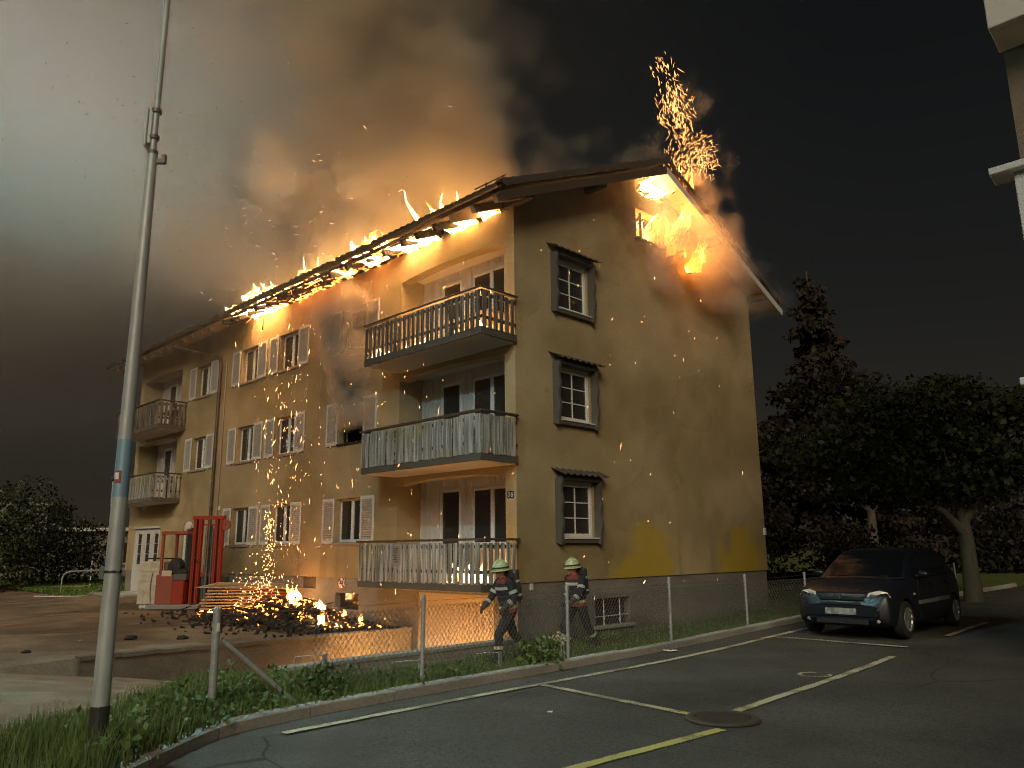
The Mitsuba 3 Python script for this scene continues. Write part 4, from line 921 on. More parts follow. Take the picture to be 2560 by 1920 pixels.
F_('work_light', [lathe([(0.001, -0.05), (0.10, -0.04), (0.13, 0.03), (0.05, 0.12), (0.001, 0.13)], 20, 'y', (-0.05, -0.12, 2.48))], 'm_panel', 30)
F_('side_panel', [cbx(-0.85, -0.32, -0.32, 0.7, 0.16, 1.02, 0.02)], 'm_red_dirty')
F_('battery_cover', [cbx(-0.318, 0.05, -0.34, 0.6, 0.16, 0.85, 0.02)], 'm_red')
F_('hood', [cbx(-0.32, 0.09, -0.30, 0.6, 0.853, 1.05, 0.02), cbx(0.092, 1.05, 0.10, 0.6, 0.2, 0.95, 0.02)], 'm_steel_dark')
F_('mud_flap', [cbx(-0.66, -0.35, -0.35, -0.322, 0.98, 1.15, 0.03)], 'm_garage')
F_('seat', [placed(lathe([(0.001, -0.16), (0.19, -0.15), (0.25, -0.05), (0.25, 0.05), (0.19, 0.15), (0.001, 0.16)], 20, 'y'), move(-0.42, 0.05, 1.27)), cbx(-0.58, 0.0, -0.1, 0.35, 1.03, 1.2, 0.05)], 'm_black', 40)
F_('chassis', [cbx(-0.98, 0.66, -0.55, 0.62, 0.03, 0.158, 0.015)], 'm_conc_plain')
scene['m_conc_plain'] = prin((0.22, 0.21, 0.20), 0.7)
F_('wheel', [lathe([(0.001, -0.06), (0.10, -0.06), (0.10, 0.06), (0.001, 0.06)], 18, 'y', (u, -0.40, 0.10)) for u in (0.42,)], 'm_rubber', 40)
F_('load_wheel', [lathe([(0.001, -0.06), (0.11, -0.06), (0.11, 0.06), (0.001, 0.06)], 18, 'y', (u, -0.30, 0.11)) for u in (1.15,)], 'm_rubber', 40)
F_('overhead_guard', [cbx(-0.78, -0.70, -0.30, -0.22, 1.0, 2.22, 0.01), cbx(-0.78, -0.70, 0.5, 0.58, 1.0, 2.22, 0.01), cbx(-0.80, 0.05, -0.32, -0.22, 2.22, 2.32, 0.015), cbx(-0.80, 0.05, 0.5, 0.6, 2.22, 2.32, 0.015)] + [cbx(-0.78, 0.04, v, v + 0.05, 2.25, 2.29, 0.01) for v in (-0.1, 0.12, 0.33)], 'm_red_dirty')
F_('guard_post', [cbx(-0.03, 0.05, 0.50, 0.58, 1.05, 2.3, 0.01)], 'm_steel_dark')
F_('console', [cbx(0.02, 0.10, -0.12, 0.2, 1.05, 1.28, 0.02), tube([(0.36, -0.15, 1.35), (0.30, -0.2, 1.5), (0.22, -0.2, 1.55)], 0.015, 6)], 'm_black')

cr = thing('wheeled_crate', 'tall white wooden crate on small castors left of the red reach truck', 'crate')
KM = frame_at(-2.02, 13.85, -0.985, -0.05)
for i in range(4):
    for j, (z0, z1) in enumerate(((0.14, 0.80), (0.81, 1.10), (1.11, 1.26), (1.27, 1.42))):
        if i % 2 and j > 0: continue
        u0 = -0.38 + 0.19 * i; u1 = u0 + (0.186 if j == 0 else 0.376)
        obj('board', placed(cbx(u0, u1, -0.36 + 0.012 * (j % 2), -0.33 + 0.012 * (j % 2), z0, z1 - 0.004, 0.004), KM), 'm_crate', cr)
scene['m_crate'] = prin(proc(lambda p, n, uv: mix(mi.Color3f(0.34, 0.29, 0.22), mi.Color3f(0.62, 0.56, 0.46), fbm(p.x * 5, p.y * 5, p.z * 6, 3))), 0.8)
obj('body', placed(cat([bx(-0.37, 0.37, -0.33, 0.36, 0.14, 1.40)]), KM), 'm_crate', cr)
obj('lid', placed(cbx(-0.30, 0.34, -0.2, 0.36, 1.48, 1.52, 0.01), KM), 'm_black', cr)
obj('strap', placed(tube([(0.06, -0.375, 1.08), (0.03, -0.378, 0.85), (0.025, -0.378, 0.5), (0.06, -0.376, 0.16)], 0.008, 6), KM), 'm_black', cr)
for u in (-0.27, -0.15, 0.12, 0.28):
    obj('castor', placed(lathe([(0.001, -0.03), (0.06, -0.03), (0.06, 0.03), (0.001, 0.03)], 14, 'y', (u, -0.28, 0.065)), KM), 'm_panel', cr)
    obj('fork', placed(cbx(u - 0.02, u + 0.02, -0.31, -0.25, 0.08, 0.145, 0.004), KM), 'm_panel', cr)

ts = thing('timber_stack', 'stack of sawn planks beside the forklift, glowing red at its right end', 'timber stack')
SM = frame_at(-1.55, 9.95, -1.03, 0.05)
for i in range(8):
    l0 = -0.72 + (0.02 * i if i > 4 else 0.0) + rng.uniform(-0.03, 0.03); l1 = 0.70 + (0.30 if i == 2 else 0) + rng.uniform(-0.02, 0.02)
    if i == 0: l0 += 0.3
    for j in range(3):
        obj('plank', placed(cbx(l0, l1, 0.0 + 0.3 * j, 0.28 + 0.3 * j, 0.06 + 0.083 * i, 0.10 + 0.083 * i, 0.004), SM), 'm_wood', ts)
    if i < 7: obj('lath', placed(cat([bx(u, u + 0.04, 0.02, 0.85, 0.1 + 0.083 * i, 0.143 + 0.083 * i) for u in (-0.4, 0.15, 0.55)]), SM), 'm_charwood', ts)
for i in range(7):
    obj('plank', placed(beam((0.74, 0.25 + 0.06 * i, 0.10 + 0.085 * i), (2.5 - 0.05 * i, 0.35 + 0.10 * i, 0.08 + 0.072 * i), 0.30, 0.05), SM), 'm_redwood', ts)
scene['m_redwood'] = prin(proc(lambda p, n, uv: mix(mi.Color3f(0.16, 0.05, 0.03), mi.Color3f(0.36, 0.13, 0.08), fbm(p.x * 4, p.y * 4, p.z * 26, 3))), 0.8)
for i in range(4):
    obj('sheet', placed(beam((-0.85 + 0.1 * i, 0.2 + 0.2 * i, 0.76 + 0.028 * i), (2.3 + 0.1 * i, 0.25 + 0.25 * i, 0.68 + 0.028 * i), 0.6, 0.018), SM), 'm_wood', ts)

# ---------------------------------------------------------------- burning debris below the eaves
dp_ = thing('debris_pile', 'heap of charred roof timbers and embers fallen in front of the house', 'debris')
def pile_h(x, y):
    return 0.42 * math.exp(-((x + 0.75) / 0.9) ** 2 - ((y - 7.6) / 1.7) ** 2) + 0.14 * math.exp(-((x + 1.8) / 1.1) ** 2 - ((y - 6.5) / 2.8) ** 2)
for i in range(150):
    x = -0.25 - abs(rng.normal(0, 1.15)); y = np.clip(rng.normal(7.2, 1.9), 3.7, 11.0)
    if x < -4.2: continue
    z = zyard(x, y) + pile_h(x, y) * rng.uniform(0.3, 1.0) + 0.02
    a = rng.uniform(0, np.pi); L = rng.uniform(0.15, 0.75); d = np.array([math.cos(a), math.sin(a), rng.normal(0, 0.16)]) * L / 2
    if x + abs(d[0]) > -0.1: d[0] *= 0.2
    p = np.array([x, y, z + abs(d[2])])
    obj('charred_timber', beam(p - d, p + d, rng.uniform(0.025, 0.09), rng.uniform(0.02, 0.06)), 'm_charwood', dp_)
chips = []
for i in range(1500):
    x = -0.2 - abs(rng.normal(0, 1.5)); y = np.clip(rng.normal(7.0, 2.1), 3.6, 12)
    if x < -5: continue
    s_ = rng.uniform(0.015, 0.055); q = bx(-s_ * 1.6, s_ * 1.6, -s_ * .7, s_ * .7, -s_ * .35, s_ * .35); q.apply_transform(trimesh.transformations.random_rotation_matrix(rng.random(3))); q.apply_translation((x, y, zyard(x, y) + pile_h(x, y) * rng.random() + 0.015)); chips.append(q)
k = obj('charcoal_chips', cat(chips), 'm_char', dp_); labels[k] = {'kind': 'stuff'}
hm = []
xs = np.linspace(-3.4, -0.05, 40); ys_ = np.linspace(4, 11.5, 70)
X, Y = np.meshgrid(xs, ys_, indexing='ij'); Z = np.vectorize(zyard)(X, Y) + np.vectorize(pile_h)(X, Y) * (0.55 + 0.6 * meshkit.fbm(np.stack([X, Y, 0 * X], -1) * 5, 3, 4)) - 0.015 - 0.03 * smo(0.06, 0.0, np.vectorize(pile_h)(X, Y))
obj('ash_bed', grid_mesh(np.stack([X, Y, Z], -1)), 'm_charwood', dp_, smooth=True)

# loose stones and scraps on the ground
for i, (x, y, s_, bs, lb) in enumerate([(-5.89, 4.97, 0.085, 'm_char', 'dark lump lying on the brown yard behind the lamp pole'), (-5.15, 4.3, 0.075, 'm_char', 'dark lump lying on the brown yard near the leftmost fence post'), (-7.57, 0.16, 0.04, 'm_rock', 'pale stone at the foot of the low retaining wall'), (-7.35, -0.19, 0.035, 'm_rock', 'smaller pale stone near the retaining wall'), (-6.67, 5.4, 0.03, 'm_rock', 'small stone far out on the brown yard'), (-7.9, 4.2, 0.05, 'm_char', 'dark lump left of the lamp pole on the yard')]):
    q = trimesh.creation.icosphere(2, 1.0); v = np.array(q.vertices); v *= (0.75 + 0.5 * meshkit.noise(v * 1.8 + i * 7, 3))[:, None]; v *= [s_ * 1.5, s_, s_ * 0.7]
    zz_ = float(zyard(x, y)) if y > 1 else float(np.interp(x, [-9, -7], [-1.1, -1.3]))
    key = obj('stone' if bs == 'm_rock' else 'lump', mk(v + [x, y, zz_ + s_ * 0.4], q.faces), bs, None, smooth=45); lab(key, lb, 'stone' if bs == 'm_rock' else 'debris')
def paper(x, y, z, s_, lb):
    g_ = np.linspace(-1, 1, 7); A, B = np.meshgrid(g_, g_, indexing='ij'); Zp = 0.025 * meshkit.noise(np.stack([A, B, 0 * A + x], -1) * 2.0, 5)
    key = obj('paper_scrap', grid_mesh(np.stack([x + A * s_ * 1.6 * 0.7 + B * s_ * .4, y - A * s_ * 1.6 * 0.7 + B * s_ * .4, z + Zp], -1)), 'm_white', None, smooth=True); lab(key, lb, 'litter')
paper(-1.9, -4.98, -0.775, 0.07, 'crumpled white paper on the asphalt beside the kerb')
paper(-7.95, -4.1, -0.74, 0.06, 'pale flat scrap lying in the grass right of the thick fence post')
paper(-7.6, -1.2, -0.93, 0.05, 'pale scrap in the grass behind the thick fence post')
paper(-6.35, -6.6, -0.775, 0.016, 'tiny white scrap on the open asphalt')

# ---------------------------------------------------------------- firefighters
import manifold3d as m3
def ball(p, r, n=14):
    return m3.Manifold.sphere(float(r), n).translate([float(c) for c in p])
def bone(a, ra, b, rb): return (ball(a, ra) + ball(b, rb)).hull()
def to_tm(man, step, it=8):
    man = man.refine_to_length(step); q = man.to_mesh(); t_ = trimesh.Trimesh(q.vert_properties[:, :3], q.tri_verts, process=True)
    trimesh.smoothing.filter_taubin(t_, iterations=it); return t_
scene['m_turnout'] = {'type': 'twosided', 'bsdf': {'type': 'principled', 'base_color': {'type': 'mesh_attribute', 'name': 'vertex_color'}, 'roughness': 0.85, 'specular': 0.2}}
scene['m_helmet'] = prin((0.40, 0.45, 0.26), 0.5)
scene['m_band'] = prin((0.48, 0.45, 0.30), 0.6)
scene['m_reflect'] = prin((0.36, 0.36, 0.34), 0.55)
scene['m_tank'] = prin((0.045, 0.045, 0.05), 0.4)
def firefighter(x, y, z, heading, lean, phase, label):
    """local axes: +x ahead, +y to the left, +z up"""
    p = thing('person', label, 'person', 'firefighters walking along the fence')
    M = move(x, y, z, heading)
    hip = np.array([0, 0, 0.93]); ch = hip + np.array([math.sin(lean) * 0.40, 0, math.cos(lean) * 0.40]); nk = hip + np.array([math.sin(lean) * 0.56, 0, math.cos(lean) * 0.56]); hd = nk + np.array([math.sin(lean) * 0.16 + 0.03, 0, 0.155])
    s = 1 if phase > 0 else -1
    J = {}
    for sd in (-1, 1):
        f = s * sd
        J[sd] = dict(hip=hip + [0, sd * 0.10, -0.02], knee=np.array([0.22 * f + 0.06, sd * 0.11, 0.50]), ank=np.array([0.30 * f - (0.10 if f < 0 else 0.02), sd * 0.11, 0.10 + (0.10 if f < 0 else 0.0)]))
        J[sd]['toe'] = J[sd]['ank'] + [0.17, sd * 0.02, -0.055 - (0.06 if f < 0 else 0)]
        sh = nk + [-0.02, sd * 0.20, -0.06]
        J[sd].update(sh=sh, el=sh + [-0.10 * f + 0.02, sd * 0.07, -0.27], wr=sh + [-0.10 * f + 0.20, sd * 0.02, -0.42])
    parts = [bone(hip + [0, 0.07, 0], 0.135, ch + [0, 0.07, 0], 0.145) + bone(hip - [0, 0.07, 0], 0.135, ch - [0, 0.07, 0], 0.145), bone(ch, 0.16, nk - [0, 0, 0.06], 0.13), bone(nk - [0, 0, 0.05], 0.075, hd - [0, 0, 0.06], 0.065)]
    for sd in (-1, 1):
        j = J[sd]
        parts += [bone(j['hip'], 0.115, j['knee'], 0.085), bone(j['knee'], 0.083, j['ank'], 0.072), bone(j['ank'] + [0, 0, -0.03], 0.06, j['toe'], 0.05), bone(j['ank'] + [-0.05, 0, -0.05], 0.045, j['toe'], 0.045),
                  bone(j['sh'], 0.085, j['el'], 0.066), bone(j['el'], 0.064, j['wr'], 0.05)]
        d = j['wr'] - j['el']; d = d / np.linalg.norm(d); pm = j['wr'] + d * 0.08
        parts.append(bone(j['wr'], 0.034, pm, 0.040))
        for i, (o, L) in enumerate(((-0.030, 0.062), (-0.010, 0.075), (0.011, 0.07), (0.031, 0.055))):
            b0 = pm + np.array([0, o, 0]); b1 = b0 + d * L * 0.55 + [0, 0, -0.012]; b2 = b1 + d * L * 0.3 + [-0.01, 0, -0.03]
            parts += [bone(b0, 0.0095, b1, 0.009), bone(b1, 0.009, b2, 0.008)]
        t0 = j['wr'] + d * 0.03 + [0.02, -sd * 0.03, 0]; parts.append(bone(t0, 0.011, t0 + d * 0.05 + [0.025, -sd * 0.02, 0.0], 0.009))
    # head with brow, nose, chin and ears
    parts += [ball(hd, 0.098, 20), bone(hd + [0.03, 0, -0.05], 0.065, hd + [0.055, 0, -0.095], 0.035), bone(hd + [0.093, 0, 0.01], 0.012, hd + [0.112, 0, -0.025], 0.013), bone(hd + [0.085, 0.03, 0.028], 0.014, hd + [0.085, -0.03, 0.028], 0.014), ball(hd + [0, 0.098, -0.01], 0.02), ball(hd + [0, -0.098, -0.01], 0.02), bone(hd + [0.092, 0.02, -0.062], 0.008, hd + [0.092, -0.02, -0.062], 0.008)]
    t_ = to_tm(m3.Manifold.batch_boolean(parts, m3.OpType.Add), 0.022, 5)
    v = np.array(t_.vertices)
    col = np.tile([0.030, 0.030, 0.036], (len(v), 1))
    col[np.linalg.norm(v - hd, axis=1) < 0.135] = [0.32, 0.17, 0.115]
    col[v[:, 2] < 0.13] = [0.02, 0.02, 0.02]
    for sd in (-1, 1): col[np.linalg.norm(v - J[sd]['wr'], axis=1) < 0.12] = [0.07, 0.06, 0.05]
    sh_ = (v[:, 2] > nk[2] - 0.07) & (np.abs(v[:, 1]) < 0.17) & (np.linalg.norm(v - hd, axis=1) > 0.14); col[sh_] = [0.17, 0.045, 0.035]
    obj('body', placed(t_, M), 'm_turnout', p, smooth=True, color=col)
    # helmet: shell, brim, comb and neck guard
    a = np.linspace(0, np.pi / 2, 10)
    shell = lathe([(0.146 * math.cos(t) ** 0.8, 0.165 * math.sin(t)) for t in a], 28); shell.vertices *= [1.12, 1.0, 1.0]
    hv = hd + [0.0, 0, 0.035]
    tilt = trimesh.transformations.rotation_matrix(0.10, (0, 1, 0))
    hm_ = []
    for q in (shell, placed(lathe([(0.12, 0.004), (0.168, -0.020), (0.170, -0.030), (0.12, -0.01)], 28), np.diag([1.12, 1.0, 1.0, 1.0])), tube([(0.15, 0, 0.05), (0.09, 0, 0.15), (0.0, 0, 0.182), (-0.09, 0, 0.15), (-0.16, 0, 0.04)], 0.014, 6)):
        q = placed(q, tilt); q.apply_translation(hv); hm_.append(q)
    obj('helmet', placed(cat(hm_), M), 'm_helmet', p, smooth=40)
    band = lathe([(0.150, 0.015), (0.153, 0.02), (0.150, 0.045)], 28); band.vertices *= [1.12, 1, 1]
    obj('helmet_band', placed(placed(band, move(*hv) @ tilt), M), 'm_turnout_dark', p, smooth=True)
    ng = [hd + [-0.14 - 0.02 * abs(math.sin(t)) + 0.05 * math.cos(t) ** 2, 0.15 * math.sin(t), -0.0] for t in np.linspace(-1.5, 1.5, 11)]
    obj('neck_guard', placed(grid_mesh(np.stack([np.array(ng) + [0.01, 0, 0.03], np.array(ng) + [-0.035, 0, -0.13]])), M), 'm_turnout_dark', p, smooth=True)
    # breathing apparatus: cylinder on a back plate with straps
    bx0 = ch + [-0.26, 0, 0.03]
    ax = np.array([math.sin(lean), 0, math.cos(lean)])
    prof = [(0.001, -0.29), (0.055, -0.285), (0.082, -0.25), (0.085, 0.20), (0.06, 0.26), (0.025, 0.28), (0.025, 0.33), (0.001, 0.335)]
    tk = placed(lathe(prof, 20), move(*bx0) @ trimesh.transformations.rotation_matrix(lean + math.pi, (0, 1, 0)))
    obj('air_cylinder', placed(tk, M), 'm_tank', p, smooth=40)
    obj('cylinder_band', placed(cat([placed(lathe([(0.0865, z), (0.0865, z + 0.045)], 20), move(*bx0) @ trimesh.transformations.rotation_matrix(lean + math.pi, (0, 1, 0))) for z in (-0.12, 0.14)]), M), 'm_reflect', p, smooth=True)
    obj('back_plate', placed(placed(cbx(-0.02, 0.02, -0.13, 0.13, -0.28, 0.26, 0.015), move(*(ch + [-0.165, 0, 0.02])) @ trimesh.transformations.rotation_matrix(lean, (0, 1, 0))), M), 'm_tank', p)
    def ringband(c, rx, ry, h, bs, nm, tl=lean):
        q = lathe([(1.0, -h / 2), (1.0, h / 2)], 24); q.vertices *= [rx, ry, 1]
        obj(nm, placed(placed(q, move(*c) @ trimesh.transformations.rotation_matrix(tl, (0, 1, 0))), M), bs, p, smooth=True)
    ringband(hip + [0.02, 0, 0.06], 0.158, 0.222, 0.06, 'm_band', 'waist_band'); ringband(hip + [0.005, 0, -0.005], 0.160, 0.224, 0.05, 'm_red_dirty', 'hip_belt')
    ringband(ch + [0.0, 0, 0.02], 0.168, 0.232, 0.055, 'm_reflect', 'chest_band')
    for sd in (-1, 1):
        j = J[sd]
        for a_, b_, f, r_, bs in ((j['knee'], j['ank'], 0.55, 0.089, 'm_band'), (j['el'], j['wr'], 0.55, 0.067, 'm_reflect'), (j['sh'], j['el'], 0.6, 0.083, 'm_reflect')):
            d = (b_ - a_) / np.linalg.norm(b_ - a_); c = a_ + (b_ - a_) * f
            obj('reflective_band', placed(tube([c - d * 0.03, c + d * 0.03], r_, 16, cap=False), M), bs, p, smooth=True)
    obj('helmet_lamp', placed(lathe([(0.001, -0.03), (0.02, -0.03), (0.022, 0.03), (0.001, 0.032)], 12, 'x', tuple(hv + [0.06, -0.16, -0.005])), M), 'm_tank', p)
    return p
scene['m_turnout_dark'] = prin((0.035, 0.035, 0.038), 0.85)
firefighter(-1.32, -1.05, -1.33, math.pi - 0.25, 0.20, 1, 'firefighter in dark gear with breathing apparatus at the house corner in front of the garage')
firefighter(0.62, -1.10, -1.33, math.pi - 0.1, 0.12, -1, 'firefighter with pale helmet and breathing apparatus walking along the plain gable wall')
# ---------------------------------------------------------------- plants
def leaf_cloud(c, rad, n, size, seed, flat=1.0, power=0.5):
    g = np.random.default_rng(seed)
    d = g.normal(size=(n, 3)); d /= np.linalg.norm(d, axis=1, keepdims=True)
    r_ = g.random(n) ** power
    lump = 0.55 + 0.9 * meshkit.fbm(d * 1.9 + seed, 3, seed)
    return np.asarray(c) + d * (r_ * lump)[:, None] * np.asarray(rad), g
def leaves(P, g, size, droop=0.0):
    n = len(P)
    a = g.normal(size=(n, 3)); a[:, 2] -= droop; a /= np.linalg.norm(a, axis=1, keepdims=True)
    b = np.cross(a, g.normal(size=(n, 3))); b /= np.linalg.norm(b, axis=1, keepdims=True)
    s = size * g.uniform(0.6, 1.4, n)[:, None]
    v = np.stack([P, P + a * s * 0.5 + b * s * 0.32, P + a * s, P + a * s * 0.5 - b * s * 0.32], 1).reshape(-1, 3)
    i = np.arange(n)[:, None] * 4
    return mk(v, np.hstack([i, i + 1, i + 2, i + 3]))
def leaf_bsdf(a, b):
    return {'type': 'twosided', 'bsdf': {'type': 'principled', 'base_color': proc(lambda p, n, uv: mix(mi.Color3f(*a), mi.Color3f(*b), fbm(p.x * 1.7, p.y * 1.7, p.z * 1.7, 2))), 'roughness': 0.6, 'specular': 0.3}}
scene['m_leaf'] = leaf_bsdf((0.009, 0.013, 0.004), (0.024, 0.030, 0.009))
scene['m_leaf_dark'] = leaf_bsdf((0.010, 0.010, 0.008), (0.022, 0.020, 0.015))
scene['m_weed'] = leaf_bsdf((0.04, 0.07, 0.02), (0.12, 0.17, 0.055))
scene['m_needle'] = prin((0.028, 0.019, 0.015), 0.85)
scene['m_bark'] = prin(proc(lambda p, n, uv: mix(mi.Color3f(0.05, 0.042, 0.03), mi.Color3f(0.14, 0.12, 0.085), fbm(p.x * 11, p.y * 11, p.z * 2.5, 3))), 0.9)
scene['m_grass'] = {'type': 'twosided', 'bsdf': {'type': 'principled', 'base_color': {'type': 'mesh_attribute', 'name': 'vertex_color'}, 'roughness': 0.55, 'specular': 0.35}}

def broad_tree(name, label, base, limbs, blobs, seed, size=0.17, bs='m_leaf'):
    t_ = thing(name, label, 'tree')
    base = np.array(base, float)
    obj('trunk', cat([tube([base + np.array(q[:3]) for q in L], [q[3] for q in L], 9) for L in limbs]), 'm_bark', t_, smooth=True)
    P = []
    for i, (c, r_, n) in enumerate(blobs):
        q, g = leaf_cloud(base + np.array(c), r_, n, size, seed + i); P.append(leaves(q, g, size, 0.3))
    obj('crown', cat(P), bs, t_)
broad_tree('broadleaf_tree', 'broad green tree with a forked trunk standing right of the parked car', (10.5, -5.77, -0.75),
    [[(0, 0, -0.1, 0.26), (0.05, 0.02, 0.6, 0.20), (0.0, 0, 1.6, 0.17), (0.05, 0.05, 2.1, 0.15)], [(0.05, 0.05, 2.0, 0.13), (0.45, -0.35, 2.7, 0.09), (0.9, -0.8, 3.5, 0.06)], [(0.0, 0, 1.7, 0.13), (-0.35, 0.35, 2.3, 0.09), (-0.9, 0.8, 2.7, 0.05), (-1.6, 1.5, 3.2, 0.03)], [(0.05, 0.05, 2.0, 0.11), (0.1, 0.2, 3.0, 0.07), (0.3, 0.4, 4.2, 0.04)]],
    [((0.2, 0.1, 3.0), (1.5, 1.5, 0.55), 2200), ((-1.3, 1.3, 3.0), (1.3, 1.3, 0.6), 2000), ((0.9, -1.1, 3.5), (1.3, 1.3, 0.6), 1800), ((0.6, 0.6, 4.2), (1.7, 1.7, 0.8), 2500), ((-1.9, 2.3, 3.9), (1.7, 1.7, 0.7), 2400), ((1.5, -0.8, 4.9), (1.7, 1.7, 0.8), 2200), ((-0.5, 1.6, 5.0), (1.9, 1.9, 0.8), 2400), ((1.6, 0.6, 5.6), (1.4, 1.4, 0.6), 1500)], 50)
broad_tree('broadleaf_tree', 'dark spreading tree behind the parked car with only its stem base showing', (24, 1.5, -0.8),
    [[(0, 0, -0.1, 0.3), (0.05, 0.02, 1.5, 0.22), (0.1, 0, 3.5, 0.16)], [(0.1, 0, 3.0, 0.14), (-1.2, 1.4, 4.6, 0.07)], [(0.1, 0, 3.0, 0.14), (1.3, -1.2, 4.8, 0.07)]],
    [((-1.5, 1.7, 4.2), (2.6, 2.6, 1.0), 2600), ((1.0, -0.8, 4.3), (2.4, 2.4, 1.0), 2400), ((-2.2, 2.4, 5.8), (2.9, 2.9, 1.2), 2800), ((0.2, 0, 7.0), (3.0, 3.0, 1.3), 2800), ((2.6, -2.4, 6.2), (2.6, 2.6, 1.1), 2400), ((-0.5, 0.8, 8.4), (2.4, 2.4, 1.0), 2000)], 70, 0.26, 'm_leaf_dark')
# tall conifer
ct = thing('conifer_tree', 'tall dark conifer behind the right end of the house', 'tree')
cb = np.array([25.5, 4.0, -1.0])
obj('trunk', tube([cb, cb + [0, 0, 8], cb + [0, 0, 15.5]], [0.35, 0.2, 0.03], 9), 'm_bark', ct)
P, g = [], np.random.default_rng(5)
twigs = []
for i in range(150):
    h = g.uniform(0.08, 0.99); z = 1.0 + h * 14.2; R_ = (1 - h) ** 0.85 * 4.6 * g.uniform(0.65, 1.15) + 0.25; a = g.uniform(0, 2 * np.pi)
    d = np.array([math.cos(a), math.sin(a), 0]); tip = cb + d * R_ + [0, 0, z - 0.28 * R_ + 0.25]
    st_ = cb + [0, 0, z]; twigs.append(tube([st_, (st_ + tip) / 2 - [0, 0, 0.08], tip], [0.03, 0.02, 0.008], 4, cap=False))
    nn = int(50 * R_) + 20; f = g.random(nn) ** 0.7
    q = st_ + (tip - st_) * f[:, None] + g.normal(size=(nn, 3)) * [0.16, 0.16, 0.10] * (0.4 + R_ * 0.28) - np.c_[0 * f, 0 * f, 0.14 * np.sin(f * 3)]
    P.append(q)
obj('branches', cat(twigs), 'm_bark', ct)
obj('crown', leaves(np.vstack(P), g, 0.30, 0.9), 'm_needle', ct)
def shrub(name, label, c, rad, n, size, seed, group=None, bs='m_leaf_dark'):
    s_ = thing(name, label, 'bush', group)
    q, g = leaf_cloud(c, rad, n, size, seed, power=0.4); q = q[q[:, 2] > c[2] - rad[2] * 0.95]
    obj('foliage', leaves(q, g, size), bs, s_)
    obj('stem', cat([tube([(c[0], c[1], c[2] - rad[2] - 0.2), (c[0] + g.normal(0, .2) * rad[0], c[1] + g.normal(0, .2) * rad[1], c[2] + 0.2 * rad[2])], [0.05, 0.015], 5) for _ in range(4)]), 'm_bark', s_)
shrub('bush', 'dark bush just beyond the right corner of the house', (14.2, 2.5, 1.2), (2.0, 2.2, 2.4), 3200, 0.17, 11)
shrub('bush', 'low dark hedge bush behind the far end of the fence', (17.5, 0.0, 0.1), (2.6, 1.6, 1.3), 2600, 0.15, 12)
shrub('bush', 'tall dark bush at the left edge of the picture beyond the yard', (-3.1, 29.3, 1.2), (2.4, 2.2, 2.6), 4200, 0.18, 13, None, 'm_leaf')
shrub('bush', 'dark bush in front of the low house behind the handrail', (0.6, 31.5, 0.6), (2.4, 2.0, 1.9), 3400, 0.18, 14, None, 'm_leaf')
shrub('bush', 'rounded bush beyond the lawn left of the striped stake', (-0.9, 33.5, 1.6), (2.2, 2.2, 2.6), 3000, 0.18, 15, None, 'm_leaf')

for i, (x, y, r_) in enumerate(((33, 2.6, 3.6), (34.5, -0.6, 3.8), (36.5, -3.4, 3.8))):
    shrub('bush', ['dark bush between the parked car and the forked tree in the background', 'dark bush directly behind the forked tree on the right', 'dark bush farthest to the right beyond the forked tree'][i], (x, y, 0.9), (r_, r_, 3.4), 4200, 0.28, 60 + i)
# grass blades on the lawn (denser and longer towards the camera) and on the meadow
def blades(P, g, h0, col0, col1, wid=0.007, droop=0.5):
    n = len(P); h = h0 * g.uniform(0.45, 1.3, n); a = g.uniform(0, 2 * np.pi, n); b = g.uniform(0, 2 * np.pi, n)
    dx = np.c_[np.cos(a), np.sin(a), 0 * a]; sx = np.c_[np.cos(b), np.sin(b), 0 * b] * wid * g.uniform(0.7, 1.6, n)[:, None]
    l = h * g.uniform(0.1, 1.0, n) * droop
    up = np.array([0, 0, 1.0])
    m1 = P + up * (h * 0.6)[:, None] + dx * (l * 0.35)[:, None]; m2 = P + up * h[:, None] + dx * l[:, None]
    v = np.stack([P - sx, P + sx, m1 - sx * 0.8, m1 + sx * 0.8, m2], 1).reshape(-1, 3)
    i = np.arange(n)[:, None] * 5
    f = np.vstack([np.hstack([i, i + 1, i + 3]), np.hstack([i, i + 3, i + 2]), np.hstack([i + 2, i + 3, i + 4])])
    t_ = g.random(n)[:, None]; c = np.asarray(col0) * (1 - t_) + np.asarray(col1) * t_
    dry = g.random(n) < 0.08; c[dry] = [0.19, 0.16, 0.07]
    return mk(v, f), np.repeat(c, 5, axis=0)
g = np.random.default_rng(21)
ms, cs = [], []
cell = LAWN[1:, 1:] - LAWN[:-1, :-1]
ctr = 0.25 * (LAWN[1:, 1:] + LAWN[:-1, :-1] + LAWN[1:, :-1] + LAWN[:-1, 1:])
e1 = LAWN[1:, :-1] - LAWN[:-1, :-1]; e2_ = LAWN[:-1, 1:] - LAWN[:-1, :-1]
area = np.linalg.norm(np.cross(e1, e2_), axis=-1)
dist = np.hypot(ctr[..., 0] - CAM[0], ctr[..., 1] - CAM[1])
ahead = ((ctr - CAM) @ FW > 1.0) & (dist < 26)
patch = 0.35 + 1.3 * meshkit.fbm(ctr * 0.9, 3, 17)
dens = np.where(ahead, area * patch * np.interp(dist, [4, 7, 12, 18, 26], [900, 900, 420, 200, 90]), 0)
vq = np.broadcast_to((np.arange(NV - 1) / (NV - 1))[None, :], dens.shape)
cnt = g.poisson(dens)
ii, jj = np.nonzero(cnt); rep = cnt[ii, jj]; ii = np.repeat(ii, rep); jj = np.repeat(jj, rep)
s_, t_ = g.random((2, len(ii)))[..., None]
s_ = g.random((len(ii), 1)); t_ = g.random((len(ii), 1))
